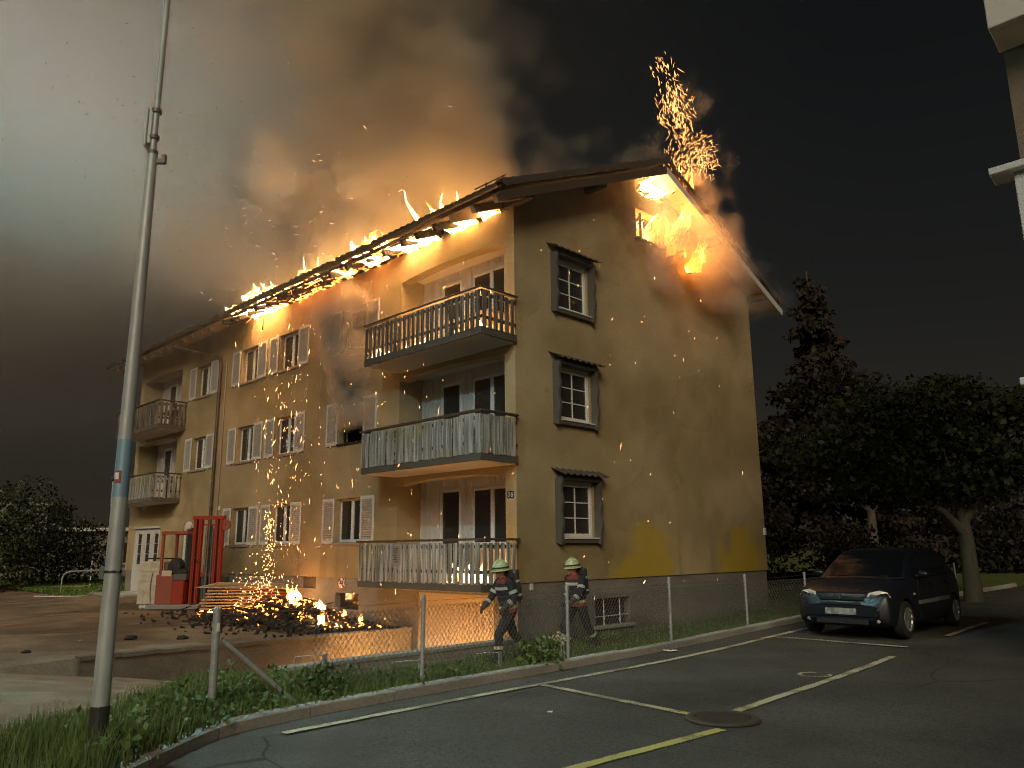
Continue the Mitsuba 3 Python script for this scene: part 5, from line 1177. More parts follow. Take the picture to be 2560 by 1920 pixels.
A = (LAWN[ii, jj] * (1 - s_) + LAWN[ii + 1, jj] * s_) * (1 - t_) + (LAWN[ii, jj + 1] * (1 - s_) + LAWN[ii + 1, jj + 1] * s_) * t_
near = np.hypot(A[:, 0] - LX, A[:, 1] - LY)
hmap = np.interp(A[:, 0], [-11, -8.6, -6, -3, 4], [0.26, 0.20, 0.13, 0.12, 0.13]) * (0.5 + 1.0 * meshkit.fbm(A * 1.3, 2, 33))
ok = (near > 0.16)
A, hmap = A[ok], hmap[ok]
m_, c_ = blades(A, g, 1.0, (0.045, 0.085, 0.022), (0.13, 0.18, 0.055))
# scale by the local height
n_ = len(A); h_ = np.repeat(hmap, 5)[:, None]; P0 = np.repeat(A, 5, axis=0)
v = np.array(m_.vertices); off = v - P0; wide = off.copy(); wide[:, 2] = 0
v = P0 + np.c_[off[:, :2] * np.where(off[:, 2:3] > 1e-6, np.minimum(1.0, 0.02 + h_ * 0.9), 1.0), off[:, 2:3] * h_]
k = obj('grass', mk(v, m_.faces), 'm_grass', None, color=c_); lab(k, 'rough uncut grass on the verge along the fence', 'grass', kind='stuff')
# broad leaved weeds near the lamp and the kerb
Pw = []
for i in range(260):
    u_ = g.uniform(0.27, 0.62); v_ = g.beta(1.2, 3.0); q = lawn_at([u_], [v_])[0]
    if math.hypot(q[0] - LX, q[1] - LY) < 0.2: continue
    nl = g.integers(5, 12); Pw.append(q + np.c_[g.normal(0, 0.05, nl), g.normal(0, 0.05, nl), g.uniform(0.02, 0.16, nl)])
k = obj('weeds', leaves(np.vstack(Pw), g, 0.065, -0.3), 'm_weed', None); lab(k, 'broad leaved weeds growing through the verge grass', 'weeds', kind='stuff')
for (x, y, r_, n, lb, sd) in ((-4.35, -4.62, 0.30, 420, 'leafy clump of weeds spilling over the kerb before the third fence post', 31), (-7.45, -4.45, 0.22, 260, 'small dark weed clump at the foot of the slanted fence brace', 32)):
    z_ = -0.70
    sb = thing('weed_clump', lb, 'plant'); q, gg = leaf_cloud((x, y, z_ + 0.1), (r_, r_, r_ * 0.7), n, 0.06, sd, power=0.35)
    q = q[q[:, 2] > z_ - 0.05]
    obj('leaves', leaves(q, gg, 0.075), 'm_weed', sb)
    obj('stems', cat([tube([(x, y, z_ - 0.1), (x + gg.normal(0, r_ * .5), y + gg.normal(0, r_ * .5), z_ + 0.22)], 0.004, 4) for _ in range(12)]), 'm_bark', sb)
sp = thing('seedling', 'pale wilted seed stalks in the grass between the two firefighters', 'plant')
q0 = np.array([-0.95, -2.0, -1.28])
obj('stalks', cat([tube([q0 + [0.1 * i - .1, 0, 0], q0 + [0.1 * i - .1 + g.normal(0, .04), 0.02, 0.28], q0 + [0.1 * i - .1 + g.normal(0, .1), 0.03, 0.42]], 0.008, 5) for i in range(4)]), 'm_band', sp)
qq, gg = leaf_cloud(q0 + [0, 0, 0.42], (0.2, 0.2, 0.12), 60, 0.05, 41); obj('leaves', leaves(qq, gg, 0.09, 0.7), 'm_band', sp)
A = np.c_[g.uniform(-2.3, 14, 26000), g.uniform(21.5, 33, 26000)]; A = np.c_[A, -0.92 + 0.03 * (A[:, 1] - 22).clip(0, 20) / 3 + 0.02]
A = A[(A[:, 0] < -0.4) | (A[:, 1] > 23.2)]
m_, c_ = blades(A, g, 0.14, (0.05, 0.10, 0.015), (0.11, 0.17, 0.03), 0.012)
k = obj('meadow_grass', m_, 'm_grass', None, color=c_); lab(k, 'short green grass beyond the far end of the yard', 'grass', kind='stuff')

# ---------------------------------------------------------------- far left: low house, handrail, pallet, stake
hl = thing('low_house', 'low dark flat roofed house beyond the yard at the far left', 'house')
HM = frame_at(3.4, 42.5, -0.9, 0.25)
def Hh(n_, m_, b_): return obj(n_, placed(m_, HM), b_, hl)
wl = sbox(-5, 0, 7, 2.9)
for u in (-3.2, 0.4, 2.4, 4.4): wl = wl.difference(sbox(u, 0.9, u + 1.3, 2.3))
Hh('wall', prism(wl, 0, 0.3, 'xz'), 'm_plinth')
Hh('roof', cat([cbx(-5.5, 7.5, -0.6, 8, 2.9, 3.15, 0.02)]), 'm_conc_plain'); Hh('fascia', cbx(-5.52, 7.52, -0.66, -0.602, 2.92, 3.12, 0.01), 'm_panel')
Hh('upper_storey', cat([cbx(-5, -1.5, 1.5, 7, 3.16, 4.6, 0.02)]), 'm_plinth'); Hh('upper_roof', cbx(-5.3, -1.2, 1.2, 7.3, 4.6, 4.75, 0.02), 'm_conc_plain')
for u in (-3.2, 0.4, 2.4, 4.4):
    w = numbered(hl + '__window'); obj('frame', placed(cat([cbx(u, u + 0.07, 0.08, 0.16, 0.9, 2.3), cbx(u + 1.23, u + 1.3, 0.08, 0.16, 0.9, 2.3), cbx(u + 0.07, u + 1.23, 0.08, 0.16, 2.23, 2.3), cbx(u + 0.07, u + 1.23, 0.08, 0.16, 0.9, 0.97), cbx(u + 0.62, u + 0.68, 0.08, 0.16, 0.97, 2.23)]), HM), 'm_panel', w)
    obj('pane', placed(bx(u + 0.07, u + 1.23, 0.12, 0.13, 0.97, 2.23), HM), 'm_glass_dark', w)
hr = thing('handrail', 'bent steel pipe handrail at the far left end of the house', 'handrail')
obj('pipe', tube([(-2.16, 22.72, -1.0), (-2.16, 22.72, -0.25), (-2.10, 22.66, -0.08), (-1.98, 22.54, 0.0), (-0.55, 21.5 + 0.9, 0.04), (0.3, 22.36, 0.04)], 0.032, 10), 'm_galv', hr, smooth=True)
pl_ = thing('pallet', 'wooden pallet lying on the grass beyond the handrail', 'pallet')
PM = frame_at(-0.6, 27.6, -0.90, 0.1)
for i in range(5): obj('board', placed(cbx(-0.75, 0.75, 0.0 + 0.2 * i, 0.13 + 0.2 * i, 0.13, 0.155, 0.004), PM), 'm_wood', pl_)
for i in range(3): obj('block', placed(cbx(-0.75 + 0.66 * i, -0.57 + 0.66 * i, 0, 0.93, 0.0, 0.128, 0.006), PM), 'm_wood', pl_)
ps = thing('marker_stake', 'thin black and white striped stake beyond the handrail', 'stake')
for i in range(8): obj('band', cyl((0.35, 27.4, -1.0 + 0.17 * i), (0.35, 27.4, -0.83 + 0.17 * i), 0.028, 8), 'm_white' if i % 2 else 'm_black', ps)
hs = thing('hose', 'pale flat hose lying in curves on the ground by the handrail', 'hose')
obj('length', tube([(-3.0, 22.9, -0.93), (-2.5, 21.9, -0.93), (-1.9, 21.2, -0.93), (-1.5, 21.6, -0.92), (-0.9, 23.0, -0.86), (-0.5, 23.6, -0.80)], [0.05, 0.06, 0.06, 0.06, 0.07, 0.05], 8), 'm_panel', hs, smooth=True)
obj('length', tube([(-1.9, 21.2, -0.94), (-1.6, 20.3, -0.94), (-1.5, 19.2, -0.94)], 0.05, 8), 'm_panel', hs, smooth=True)

# ---------------------------------------------------------------- neighbouring building, top right
nb_ = thing('neighbouring_building', 'corner of a pale apartment block with balconies at the upper right edge', 'building')
NX, NY = -1.40, -9.92
du = np.array([0.0, -1.0, 0]); dv = np.array([0.9988, 0.05, 0])          # along the balcony front / into the building
NM = np.eye(4); NM[:3, 0] = du; NM[:3, 1] = dv; NM[:3, 3] = (NX, NY, 0)
def Nn(n_, m_, b_): return obj(n_, placed(m_, NM), b_, nb_)
for i, z in enumerate((2.55, 5.23, 7.19)):
    if i == 2:
        Nn('parapet', cbx(0.0, 4, 0.0, 0.14, z, z + 1.2, 0.01), 'm_nb_white'); Nn('slab', cbx(0.005, 4, 0.142, 0.70, z + 0.004, z + 0.2, 0.01), 'm_nb_white')
    else:
        Nn('parapet', cbx(0.02, 4, 0.12, 0.26, z - 1.3, z - 0.005, 0.01), 'm_nb_white'); Nn('coping', cbx(-0.22, 4, -0.02, 0.40, z - 0.004, z + 0.085, 0.01), 'm_nb_white')
        Nn('slab', cbx(0.025, 4, 0.262, 0.70, z - 1.29, z - 1.1, 0.01), 'm_nb_white')
Nn('wall', bx(0.05, 4, 0.702, 2.2, -1.2, 11), 'm_nb_dark')
scene['m_nb_white'] = bumped((0.50, 0.50, 0.49), rough_h, 0.85); scene['m_nb_dark'] = bumped((0.16, 0.13, 0.10), rough_h, 0.9)
# ---------------------------------------------------------------- flames
LEVELS = {'core': (10.5, 5.9, 2.0), 'body': (6.5, 2.5, 0.40), 'edge': (2.3, 0.62, 0.075), 'ember': (3.4, 0.80, 0.13), 'char': None}
def split_fire(mesh, scale, cuts, names, seed=0, tip=0.0):
    """sorts the faces of a fire into zones of equal heat, each a mesh of its own"""
    c = np.array(mesh.triangles_center); q = c * np.array(scale)
    h = meshkit.fbm(q, 3, seed) + 0.22 * (meshkit.noise(q * 3.1, seed + 9) - 0.5)
    if tip: h = h - tip * (c[:, 2] - c[:, 2].min()) / max(1e-6, np.ptp(c[:, 2]))
    z = np.digitize(h, cuts)
    return [(nm, trimesh.Trimesh(mesh.vertices, mesh.faces[z == i], process=False)) for i, nm in enumerate(names) if (z == i).any()]
FLAME = ((3.1, 3.1, 1.9), (0.40, 0.54), ('edge', 'body', 'core'))
WHITE = ((4.1, 4.1, 4.9), (0.30, 0.40, 0.47), ('char', 'edge', 'body', 'core'))
SOFT = ((3.1, 3.1, 1.9), (0.56,), ('edge', 'body'))
EMBER = ((9, 9, 9), (0.54, 0.62, 0.70), ('char', 'edge', 'ember', 'body'))
GATHER = {}
def burn(name, mesh, kind, parent=None, w=1.0, smooth=True):
    """collects the burning pieces of one fire; written out by finish_fire"""
    m = mk(mesh.vertices, mesh.faces)
    for nm, part in split_fire(m, *kind, seed=len(GATHER)):
        v, inv = np.unique(part.faces, return_inverse=True)
        GATHER.setdefault((parent, name, nm), []).append((mk(part.vertices[v], inv.reshape(-1, 3)), w))
def finish_fire():
    for (parent, name, nm), ms in GATHER.items():
        k = obj(f'{name}_{nm}', cat([m for m, _ in ms]), 'm_soot' if nm != 'char' else 'm_charwood', parent); labels[k] = {'kind': 'stuff'}
        if LEVELS[nm]: scene[k]['emitter'] = emit(LEVELS[nm], max(w for _, w in ms) * {'core': 1.2, 'body': 0.8}.get(nm, 0.25))
    GATHER.clear()
scene['m_soot'] = {'type': 'diffuse', 'reflectance': rgb(0.02, 0.015, 0.01)}
fg = np.random.default_rng(99)
def tongue(base, h, w, lean=(0, 0), n=9, k=9):
    """one flickering tongue: a flattened, twisting, tapering body"""
    t = np.linspace(0, 1, k); ph = fg.uniform(0, 6.3, 3)
    r_ = w * (np.sin(np.pi * np.minimum(1, t * 0.62 + 0.30)) ** 1.2) * (1 - t ** 1.7) + 0.004
    c = np.c_[lean[0] * t ** 1.4 * h + 0.16 * w * np.sin(t * 7 + ph[0]) * (0.3 + 2.4 * t), lean[1] * t ** 1.4 * h + 0.16 * w * np.sin(t * 6 + ph[1]) * (0.3 + 2.4 * t), t * h]
    an = np.arange(n) * 2 * np.pi / n
    rr = r_[:, None] * (1 + 0.30 * np.sin(3 * an[None] + ph[2] + 5 * t[:, None]) + 0.18 * fg.normal(size=(k, n)))
    a0 = fg.uniform(0, 3.1)
    X = rr * np.cos(an); Y = rr * np.sin(an) * 0.5
    v = np.stack([c[:, :1] + X * math.cos(a0) - Y * math.sin(a0), c[:, 1:2] + X * math.sin(a0) + Y * math.cos(a0), np.broadcast_to(c[:, 2:], X.shape)], -1)
    i, j = np.meshgrid(np.arange(k - 1), np.arange(n), indexing='ij')
    f = np.stack([i * n + j, i * n + (j + 1) % n, (i + 1) * n + (j + 1) % n, (i + 1) * n + j], -1).reshape(-1, 4)
    return mk(v.reshape(-1, 3) + np.asarray(base), f)
def flames(c, span, h, count, lean=(0, 0), w=0.14):
    ms = []
    for _ in range(count):
        b = np.asarray(c) + fg.uniform(-1, 1, 3) * np.asarray(span)
        s_ = fg.uniform(0.35, 1.15); ms.append(tongue(b, h * s_, w * (0.5 + 0.7 * s_), (lean[0] + fg.normal(0, .15), lean[1] + fg.normal(0, .15))))
    return cat(ms)
rf = thing('roof_fire', 'fire burning along the left eave of the roof and through its tiles', 'fire')
# tongues that stand above the eave
for (x, y, h, n_, sx, sy) in ((-0.5, 4.9, 0.42, 9, 0.3, 0.5), (-0.5, 5.9, 0.22, 6, 0.3, 0.5), (-0.7, 10.9, 0.52, 12, 0.25, 0.8), (-0.7, 9.7, 0.25, 5, 0.2, 0.4), (-0.8, 12.5, 0.22, 6, 0.15, 0.5), (-0.8, 7.6, 0.14, 5, 0.15, 0.7)):
    burn('flame', flames((x, y, Tz(x) - 0.06), (sx, sy, 0.05), h, n_, (0.1, 0.35), 0.16), FLAME, rf, 1.0)
# the fire inside the roof: big tongues on the attic floor that light the smoke
for (x, y, h, n_) in ((1.5, 4.2, 2.0, 10), (2.6, 7.2, 2.4, 12), (1.6, 10.4, 2.1, 10), (3.9, 5.0, 2.6, 8), (4.0, 9.6, 2.6, 8)):
    burn('attic_flame', flames((x, y, 8.5), (0.9, 1.1, 0.05), h, n_, (-0.05, 0.1), 0.34), FLAME, rf, 3.5)
# glowing lining under the burnt-out eave: ragged hot sheets between the rafters
def hot_sheet(y0, y1, x0, x1, seed):
    ny, nx = max(6, int((y1 - y0) / 0.05)), 12
    ys = np.linspace(y0, y1, ny); t = np.linspace(0, 1, nx)
    Y, Tt = np.meshgrid(ys, t, indexing='ij')
    e = 0.5 + 0.9 * meshkit.fbm(np.stack([Y * 2.2, 0 * Y + seed, 0 * Y], -1), 3, seed)
    X = x1 + (x0 - x1) * Tt * np.clip(e, 0.2, 1.1)
    Z = np.vectorize(Uz)(X) - 0.045 - 0.24 * (1 - Tt) ** 1.5 + 0.10 * (meshkit.fbm(np.stack([Y * 4, X * 4, 0 * Y], -1), 3, seed + 1) - 0.5)
    return grid_mesh(np.stack([X, Y, Z], -1)[::-1])
burn('white_hot_timber', hot_sheet(2.55, 3.95, -0.78, 0.0, 3), WHITE, rf, 1.2)
burn('white_hot_timber', hot_sheet(1.15, 2.2, -0.48, 0.0, 5), WHITE, rf, 1.2)
burn('white_hot_timber', hot_sheet(0.42, 1.02, -0.2, 0.0, 6), WHITE, rf, 0.6)
burn('white_hot_timber', hot_sheet(10.4, 12.3, -0.85, 0.0, 8), WHITE, rf, 1.2)
burn('white_hot_timber', cat([hot_sheet(4.2, 5.1, -0.95, -0.4, 9), hot_sheet(5.6, 6.2, -0.9, -0.45, 10)]), WHITE, rf, 0.8)
burn('ember_timber', hot_sheet(3.95, 10.4, -0.92, 0.0, 12), EMBER, rf, 1.0)
glow = []
for i in range(26):
    y = fg.uniform(3.8, 12.4); x = fg.uniform(-0.95, -0.1); L = fg.uniform(0.2, 0.7); a = fg.uniform(-0.5, 0.5)
    glow.append(beam((x, y, Uz(x) - 0.1 - fg.uniform(0, 0.22)), (x + L * math.sin(a) * 0.5, y + L, Uz(x) - 0.1 - fg.uniform(0, 0.25)), 0.045, 0.035))
burn('glowing_lath', cat(glow), EMBER, rf, 0.6, False)
burn('hanging_ember', beam((-0.35, 11.2, 8.3), (-0.33, 11.22, 7.75), 0.06, 0.08, (0, 1, 0)), EMBER, rf, 0.2, False)

gf = thing('gable_fire', 'fire in the attic window and ridge of the gable wall', 'fire')
burn('flame', flames((5.45, 0.42, 9.2), (0.5, 0.14, 0.03), 0.85, 16, (0.3, -0.1), 0.15), FLAME, gf, 1.5)
burn('room_flame', flames((5.5, 1.3, 8.9), (0.9, 0.4, 0.05), 1.5, 16, (0.2, -0.1), 0.26), FLAME, gf, 1.5)
burn('ridge_flame', flames((5.55, 0.0, 10.55), (0.5, 0.16, 0.05), 0.42, 16, (0.5, -0.5), 0.12), WHITE, gf, 1.2)
burn('outer_flame', flames((6.6, -0.22, 9.3), (0.5, 0.10, 0.4), 1.3, 16, (0.35, -0.05), 0.15), SOFT, gf, 3.0)
burn('outer_flame', flames((6.7, -0.5, 11.0), (0.45, 0.15, 0.2), 0.9, 8, (0.1, -0.05), 0.10), SOFT, gf, 1.5)
burn('outer_flame', flames((7.6, -0.25, 8.9), (0.5, 0.10, 0.3), 0.9, 8, (0.2, -0.05), 0.12), SOFT, gf, 2.0)
burn('ember_casement', cbx(5.97, 6.12, 0.05, 0.3, 9.16, 9.6, 0.01), EMBER, gf, 0.3, False)

yf = thing('debris_fire', 'flames and embers on the heap of fallen timbers in front of the house', 'fire')
for (x, y, h, n_, sx, sy, w) in ((-0.6, 8.0, 0.48, 8, 0.12, 0.22, 0.10), (-0.75, 8.7, 0.26, 7, 0.15, 0.5, 0.07), (-0.6, 6.7, 0.2, 5, 0.1, 0.2, 0.07), (-0.35, 6.05, 0.24, 4, 0.08, 0.12, 0.08), (-1.0, 7.2, 0.16, 5, 0.1, 0.2, 0.06), (-1.35, 9.5, 0.2, 6, 0.3, 0.5, 0.05), (-2.1, 9.65, 0.17, 4, 0.07, 0.2, 0.06), (-0.6, 4.75, 0.26, 4, 0.06, 0.08, 0.07), (-1.35, 4.4, 0.08, 4, 0.2, 0.2, 0.04)):
    burn('flame', flames((x, y, zyard(x, y) + pile_h(x, y) * 0.8), (sx, sy, 0.03), h, n_, (0.0, 0.1), w), FLAME, yf, 0.5)
xs = np.linspace(-2.6, -0.25, 60); ys_ = np.linspace(8.0, 10.6, 66); X, Y = np.meshgrid(xs, ys_, indexing='ij')
Z = np.vectorize(zyard)(X, Y) + np.vectorize(pile_h)(X, Y) * 0.9 + 0.05 * meshkit.fbm(np.stack([X, Y, 0 * X], -1) * 7, 3, 6) - 0.05 * np.hypot((X + 1.3) / 1.2, (Y - 9.4) / 1.3) ** 4
burn('ember_bed', grid_mesh(np.stack([X, Y, Z], -1)), ((11, 11, 11), (0.56, 0.64, 0.73), ('char', 'edge', 'ember', 'body')), yf, 0.4)
burn('burning_plank', beam((-1.75, 4.7, zyard(-1.75, 4.7) + 0.12), (-1.35, 5.35, zyard(-1.75, 4.9) + 0.22), 0.16, 0.10), WHITE, yf, 0.6, False)
em = []
for i in range(420):
    x = -0.25 - abs(fg.normal(0, 1.0)); y = np.clip(fg.normal(7.4, 1.7), 4.0, 10.6)
    if x < -3.2: continue
    s_ = fg.uniform(0.008, 0.022); q = bx(-s_ * 2.4, s_ * 1.8, -s_, s_, -s_ * .5, s_ * .5); q.apply_transform(trimesh.transformations.random_rotation_matrix(fg.random(3))); q.apply_translation((x, y, zyard(x, y) + pile_h(x, y) * fg.uniform(0.6, 1.05) + 0.03)); em.append(q)
burn('embers', cat(em), ((9, 9, 9), (0.50, 0.62), ('char', 'ember', 'body')), yf, 0.5, False)
# burning rubbish at the bottom of the ramp, hidden from the street by the lawn bank
rp = thing('ramp_fire', 'burning timbers that fell into the garage ramp', 'fire')
burn('flame', flames((-1.5, 1.7, -2.3), (0.7, 0.8, 0.03), 0.75, 16, (0, 0), 0.16), FLAME, rp, 1.5)
obj('timber', cat([beam((-2.2 + 0.3 * i, 0.9 + 0.1 * i, -2.22), (-0.9 - 0.2 * i, 2.4 - 0.2 * i, -2.16), 0.1, 0.1) for i in range(5)]), 'm_charwood', rp)
# small fires on the balconies
bf = thing('balcony_fire', 'small flames on the floor of the lowest balcony by the house corner', 'fire')
burn('flame', cat([flames((-0.98, 0.72, -0.02), (0.03, 0.05, 0.01), 0.34, 4, (0, 0), 0.05), flames((-0.98, 0.95, -0.02), (0.02, 0.03, 0.01), 0.12, 2, (0, 0), 0.04), flames((-0.98, 0.42, -0.02), (0.02, 0.03, 0.01), 0.14, 2, (0, 0), 0.04)]), WHITE, bf, 0.5)
burn('floor_flame', flames((-0.35, 0.9, -0.04), (0.22, 0.5, 0.01), 0.42, 9, (0, 0), 0.09), FLAME, bf, 1.0)
bfb = None
bf = thing('balcony_fire', 'small flames and embers along the floor of the topmost balcony', 'fire')
burn('flame', cat([flames((-1.05, y, 5.36), (0.03, 0.10, 0.01), h, 4, (0, 0), 0.045) for y, h in ((4.0, 0.3), (3.7, 0.26), (3.4, 0.12), (2.05, 0.1), (1.45, 0.12), (1.2, 0.1), (2.5, 0.08))]), WHITE, bf, 0.5)

burn('floor_flame', flames((-0.3, 2.2, 5.36), (0.3, 1.6, 0.01), 0.55, 26, (0, 0), 0.10), FLAME, bf, 1.0)
finish_fire()

# ---------------------------------------------------------------- sparks
def spark_mesh(P, D, L, r0):
    """short glowing splinters: a thin spindle at P along D"""
    n = len(P); D = D / np.linalg.norm(D, axis=1, keepdims=True)
    a = np.cross(D, np.array([0.3, 0.5, 0.8])); a /= np.linalg.norm(a, axis=1, keepdims=True); b = np.cross(D, a)
    L, r0 = L[:, None], r0[:, None]
    v = np.stack([P - D * L / 2, P + a * r0, P - a * r0 * 0.5 + b * r0 * 0.87, P - a * r0 * 0.5 - b * r0 * 0.87, P + D * L / 2], 1).reshape(-1, 3)
    i = np.arange(n)[:, None] * 5
    f = np.vstack([np.hstack([i, i + x, i + y]) for x, y in ((2, 1), (3, 2), (1, 3))] + [np.hstack([i + 4, i + x, i + y]) for x, y in ((1, 2), (2, 3), (3, 1))])
    return mk(v, f)
def sparks(name, label, P, D, L, r0, col, w=0.25):
    k = obj(name, spark_mesh(P, D, L, r0), 'm_soot', None); scene[k]["emitter"] = emit(np.array(col) / FIRE, w)
    lab(k, label, 'sparks', kind='stuff')
g = np.random.default_rng(4)
# falling curtain from the burning eave to the heap
n_ = 280; z = 8.1 - 9.0 * g.random(n_) ** 0.85; y = 9.0 + g.normal(0, 1, n_) * np.interp(z, [-1, 2, 5, 8], [0.55, 0.55, 0.8, 1.6]) + 0.04 * z; x = -0.55 + g.normal(0, 0.28, n_)
x = np.minimum(x, -0.12); D = np.c_[g.normal(0, .18, n_), g.normal(0, .25, n_), -np.ones(n_)]
big = g.random(n_) < 0.25
sparks('falling_embers', 'bright embers raining down the long facade from the burning eave', np.c_[x, y, z], D, np.where(big, g.uniform(0.10, 0.26, n_), 0.045 * np.exp(g.normal(0, 0.5, n_))), np.where(big, 0.015, 0.0075 * np.exp(g.normal(0, 0.3, n_))), (6, 2.3, 0.7))
n_ = 260; y = 10.0 + g.normal(0, 0.55, n_); z = -0.75 + abs(g.normal(0, 0.42, n_)); x = -0.75 + g.normal(0, 0.3, n_)
z2 = g.uniform(-0.3, 1.9, 110); P = np.vstack([np.c_[np.minimum(x, -.1), y, z], np.c_[-0.6 + g.normal(0, .08, 110), 9.55 + g.normal(0, .09, 110) + 0.09 * np.sin(z2 * 4), z2]]); n_ = len(P)
sparks('splashing_embers', 'dense stream of sparks splashing onto the timber stack and heap', P, g.normal(size=(n_, 3)) * [1, 1, 1.5], g.uniform(0.025, 0.08, n_), g.uniform(0.010, 0.016, n_), (7, 3.2, 0.9))
# scattered sparks in front of the balconies and gable
n_ = 190; P = np.c_[-0.4 - g.random(n_) * 2.2, g.uniform(-0.5, 7.5, n_), g.uniform(-0.8, 8.0, n_)]
n2 = 46; P2 = np.c_[g.normal(3.6, 1.7, n2), -0.15 - g.random(n2) * 1.6, g.uniform(-0.8, 8.6, n2)]
P = np.vstack([P, P2]); n_ = len(P)
sparks('drifting_sparks', 'single sparks drifting in front of the balconies and the gable wall', P, np.c_[g.normal(0, .35, n_), g.normal(0.2, .4, n_), -np.ones(n_)], 0.05 * np.exp(g.normal(0, 0.55, n_)), 0.0065 * np.exp(g.normal(0, 0.35, n_)), (6, 2.6, 0.85))
# sparks flying up and left over the roof
n_ = 210; h = g.random(n_) ** 1.3 * 9; c = np.c_[0.6 - 0.45 * h + g.normal(0, 1.6, n_), 9.5 + 0.75 * h + g.normal(0, 3.6, n_), 8.9 + h]
sparks('flying_sparks', 'sparks blown up and to the left above the burning roof', c, np.c_[g.normal(-0.6, .5, n_), g.normal(0.8, .6, n_), g.normal(0.1, .35, n_)], g.uniform(0.05, 0.20, n_), g.uniform(0.006, 0.012, n_), (3.2, 1.9, 0.9))
# the swirling plume of sparks above the gable
P, D = [], []
for c, r_, n_, sw in (((6.35, -0.6, 13.4), (0.85, 0.5, 1.05), 300, (-0.55, 0.9)), ((7.5, -0.7, 12.3), (0.68, 0.45, 0.85), 280, (0.5, 0.6)), ((6.5, -0.6, 11.6), (0.85, 0.4, 0.9), 200, (0.1, 1.0)), ((5.9, -0.6, 14.5), (0.6, 0.4, 0.6), 50, (-0.3, 1.0))):
    d = g.normal(size=(n_, 3)); d /= np.linalg.norm(d, axis=1, keepdims=True); q = d * (g.random(n_) ** 0.45)[:, None] * np.array(r_)
    P.append(q + c)
    D.append(np.c_[sw[0] + 1.1 * d[:, 2] * (0.6 if sw[0] > 0 else -0.3) + g.normal(0, .25, n_), g.normal(0, .4, n_), sw[1] - 0.7 * d[:, 0] + g.normal(0, .3, n_)])
P, D = np.vstack(P), np.vstack(D); n_ = len(P)
sparks('spark_plume', 'dense swirling plume of sparks above the gable roof', P, D, g.uniform(0.07, 0.26, n_), g.uniform(0.0045, 0.009, n_), (4.5, 1.9, 0.5), 0.4)

# ---------------------------------------------------------------- smoke
def octaves(shape, cells, seed, octs=4, gain=0.55):
    g = np.random.default_rng(seed); out = np.zeros(shape, np.float32); a, tot = 1.0, 0
    for o in range(octs):
        c = [max(2, int(round(s * 2 ** o))) for s in cells]
        r_ = g.random([k + 3 for k in c]).astype(np.float32)
        co = [np.linspace(0.5, k + 1.5, s) for k, s in zip(c, shape)]
        for ax in range(3):
            i0 = np.floor(co[ax]).astype(int); f = (co[ax] - i0); f = f * f * (3 - 2 * f); sh = [1, 1, 1]; sh[ax] = -1
            r_ = np.take(r_, i0, ax) * (1 - f.reshape(sh)) + np.take(r_, i0 + 1, ax) * f.reshape(sh)
        out += a * r_; tot += a; a *= gain
    out /= tot
    return np.clip(0.5 + 0.21 * (out - out.mean()) / out.std(), 0, 1)
def medium(key, lo, hi, n, dens, albedo, exterior=None, label=''):
    lo, hi = np.array(lo, float), np.array(hi, float)
    c = [np.linspace(lo[i], hi[i], n[i]).astype(np.float32) for i in range(3)]
    X, Y, Z = np.meshgrid(*c, indexing='ij')
    d = np.maximum(dens(X, Y, Z, lo, hi, n), 0).astype(np.float32)
    vol = np.ascontiguousarray(d.transpose(2, 1, 0))[..., None]
    ctr, half_ = (lo + hi) / 2, (hi - lo) / 2
    scene[key + '_air'] = {'type': 'heterogeneous', 'albedo': rgb(*albedo), 'sigma_t': {'type': 'gridvolume', 'grid': mi.VolumeGrid(vol), 'to_world': T().translate(lo.tolist()).scale((hi - lo).tolist())}, 'phase': {'type': 'hg', 'g': 0.15}}
    scene[key] = {'type': 'cube', 'to_world': T().translate(ctr.tolist()).scale(half_.tolist()), 'bsdf': {'type': 'null'}, 'interior': {'type': 'ref', 'id': key + '_air'}}
    if exterior: scene[key]['exterior'] = {'type': 'ref', 'id': exterior + '_air'}
    lab(key, label, 'smoke', kind='stuff')
    return float(d.max()), float(d.mean())
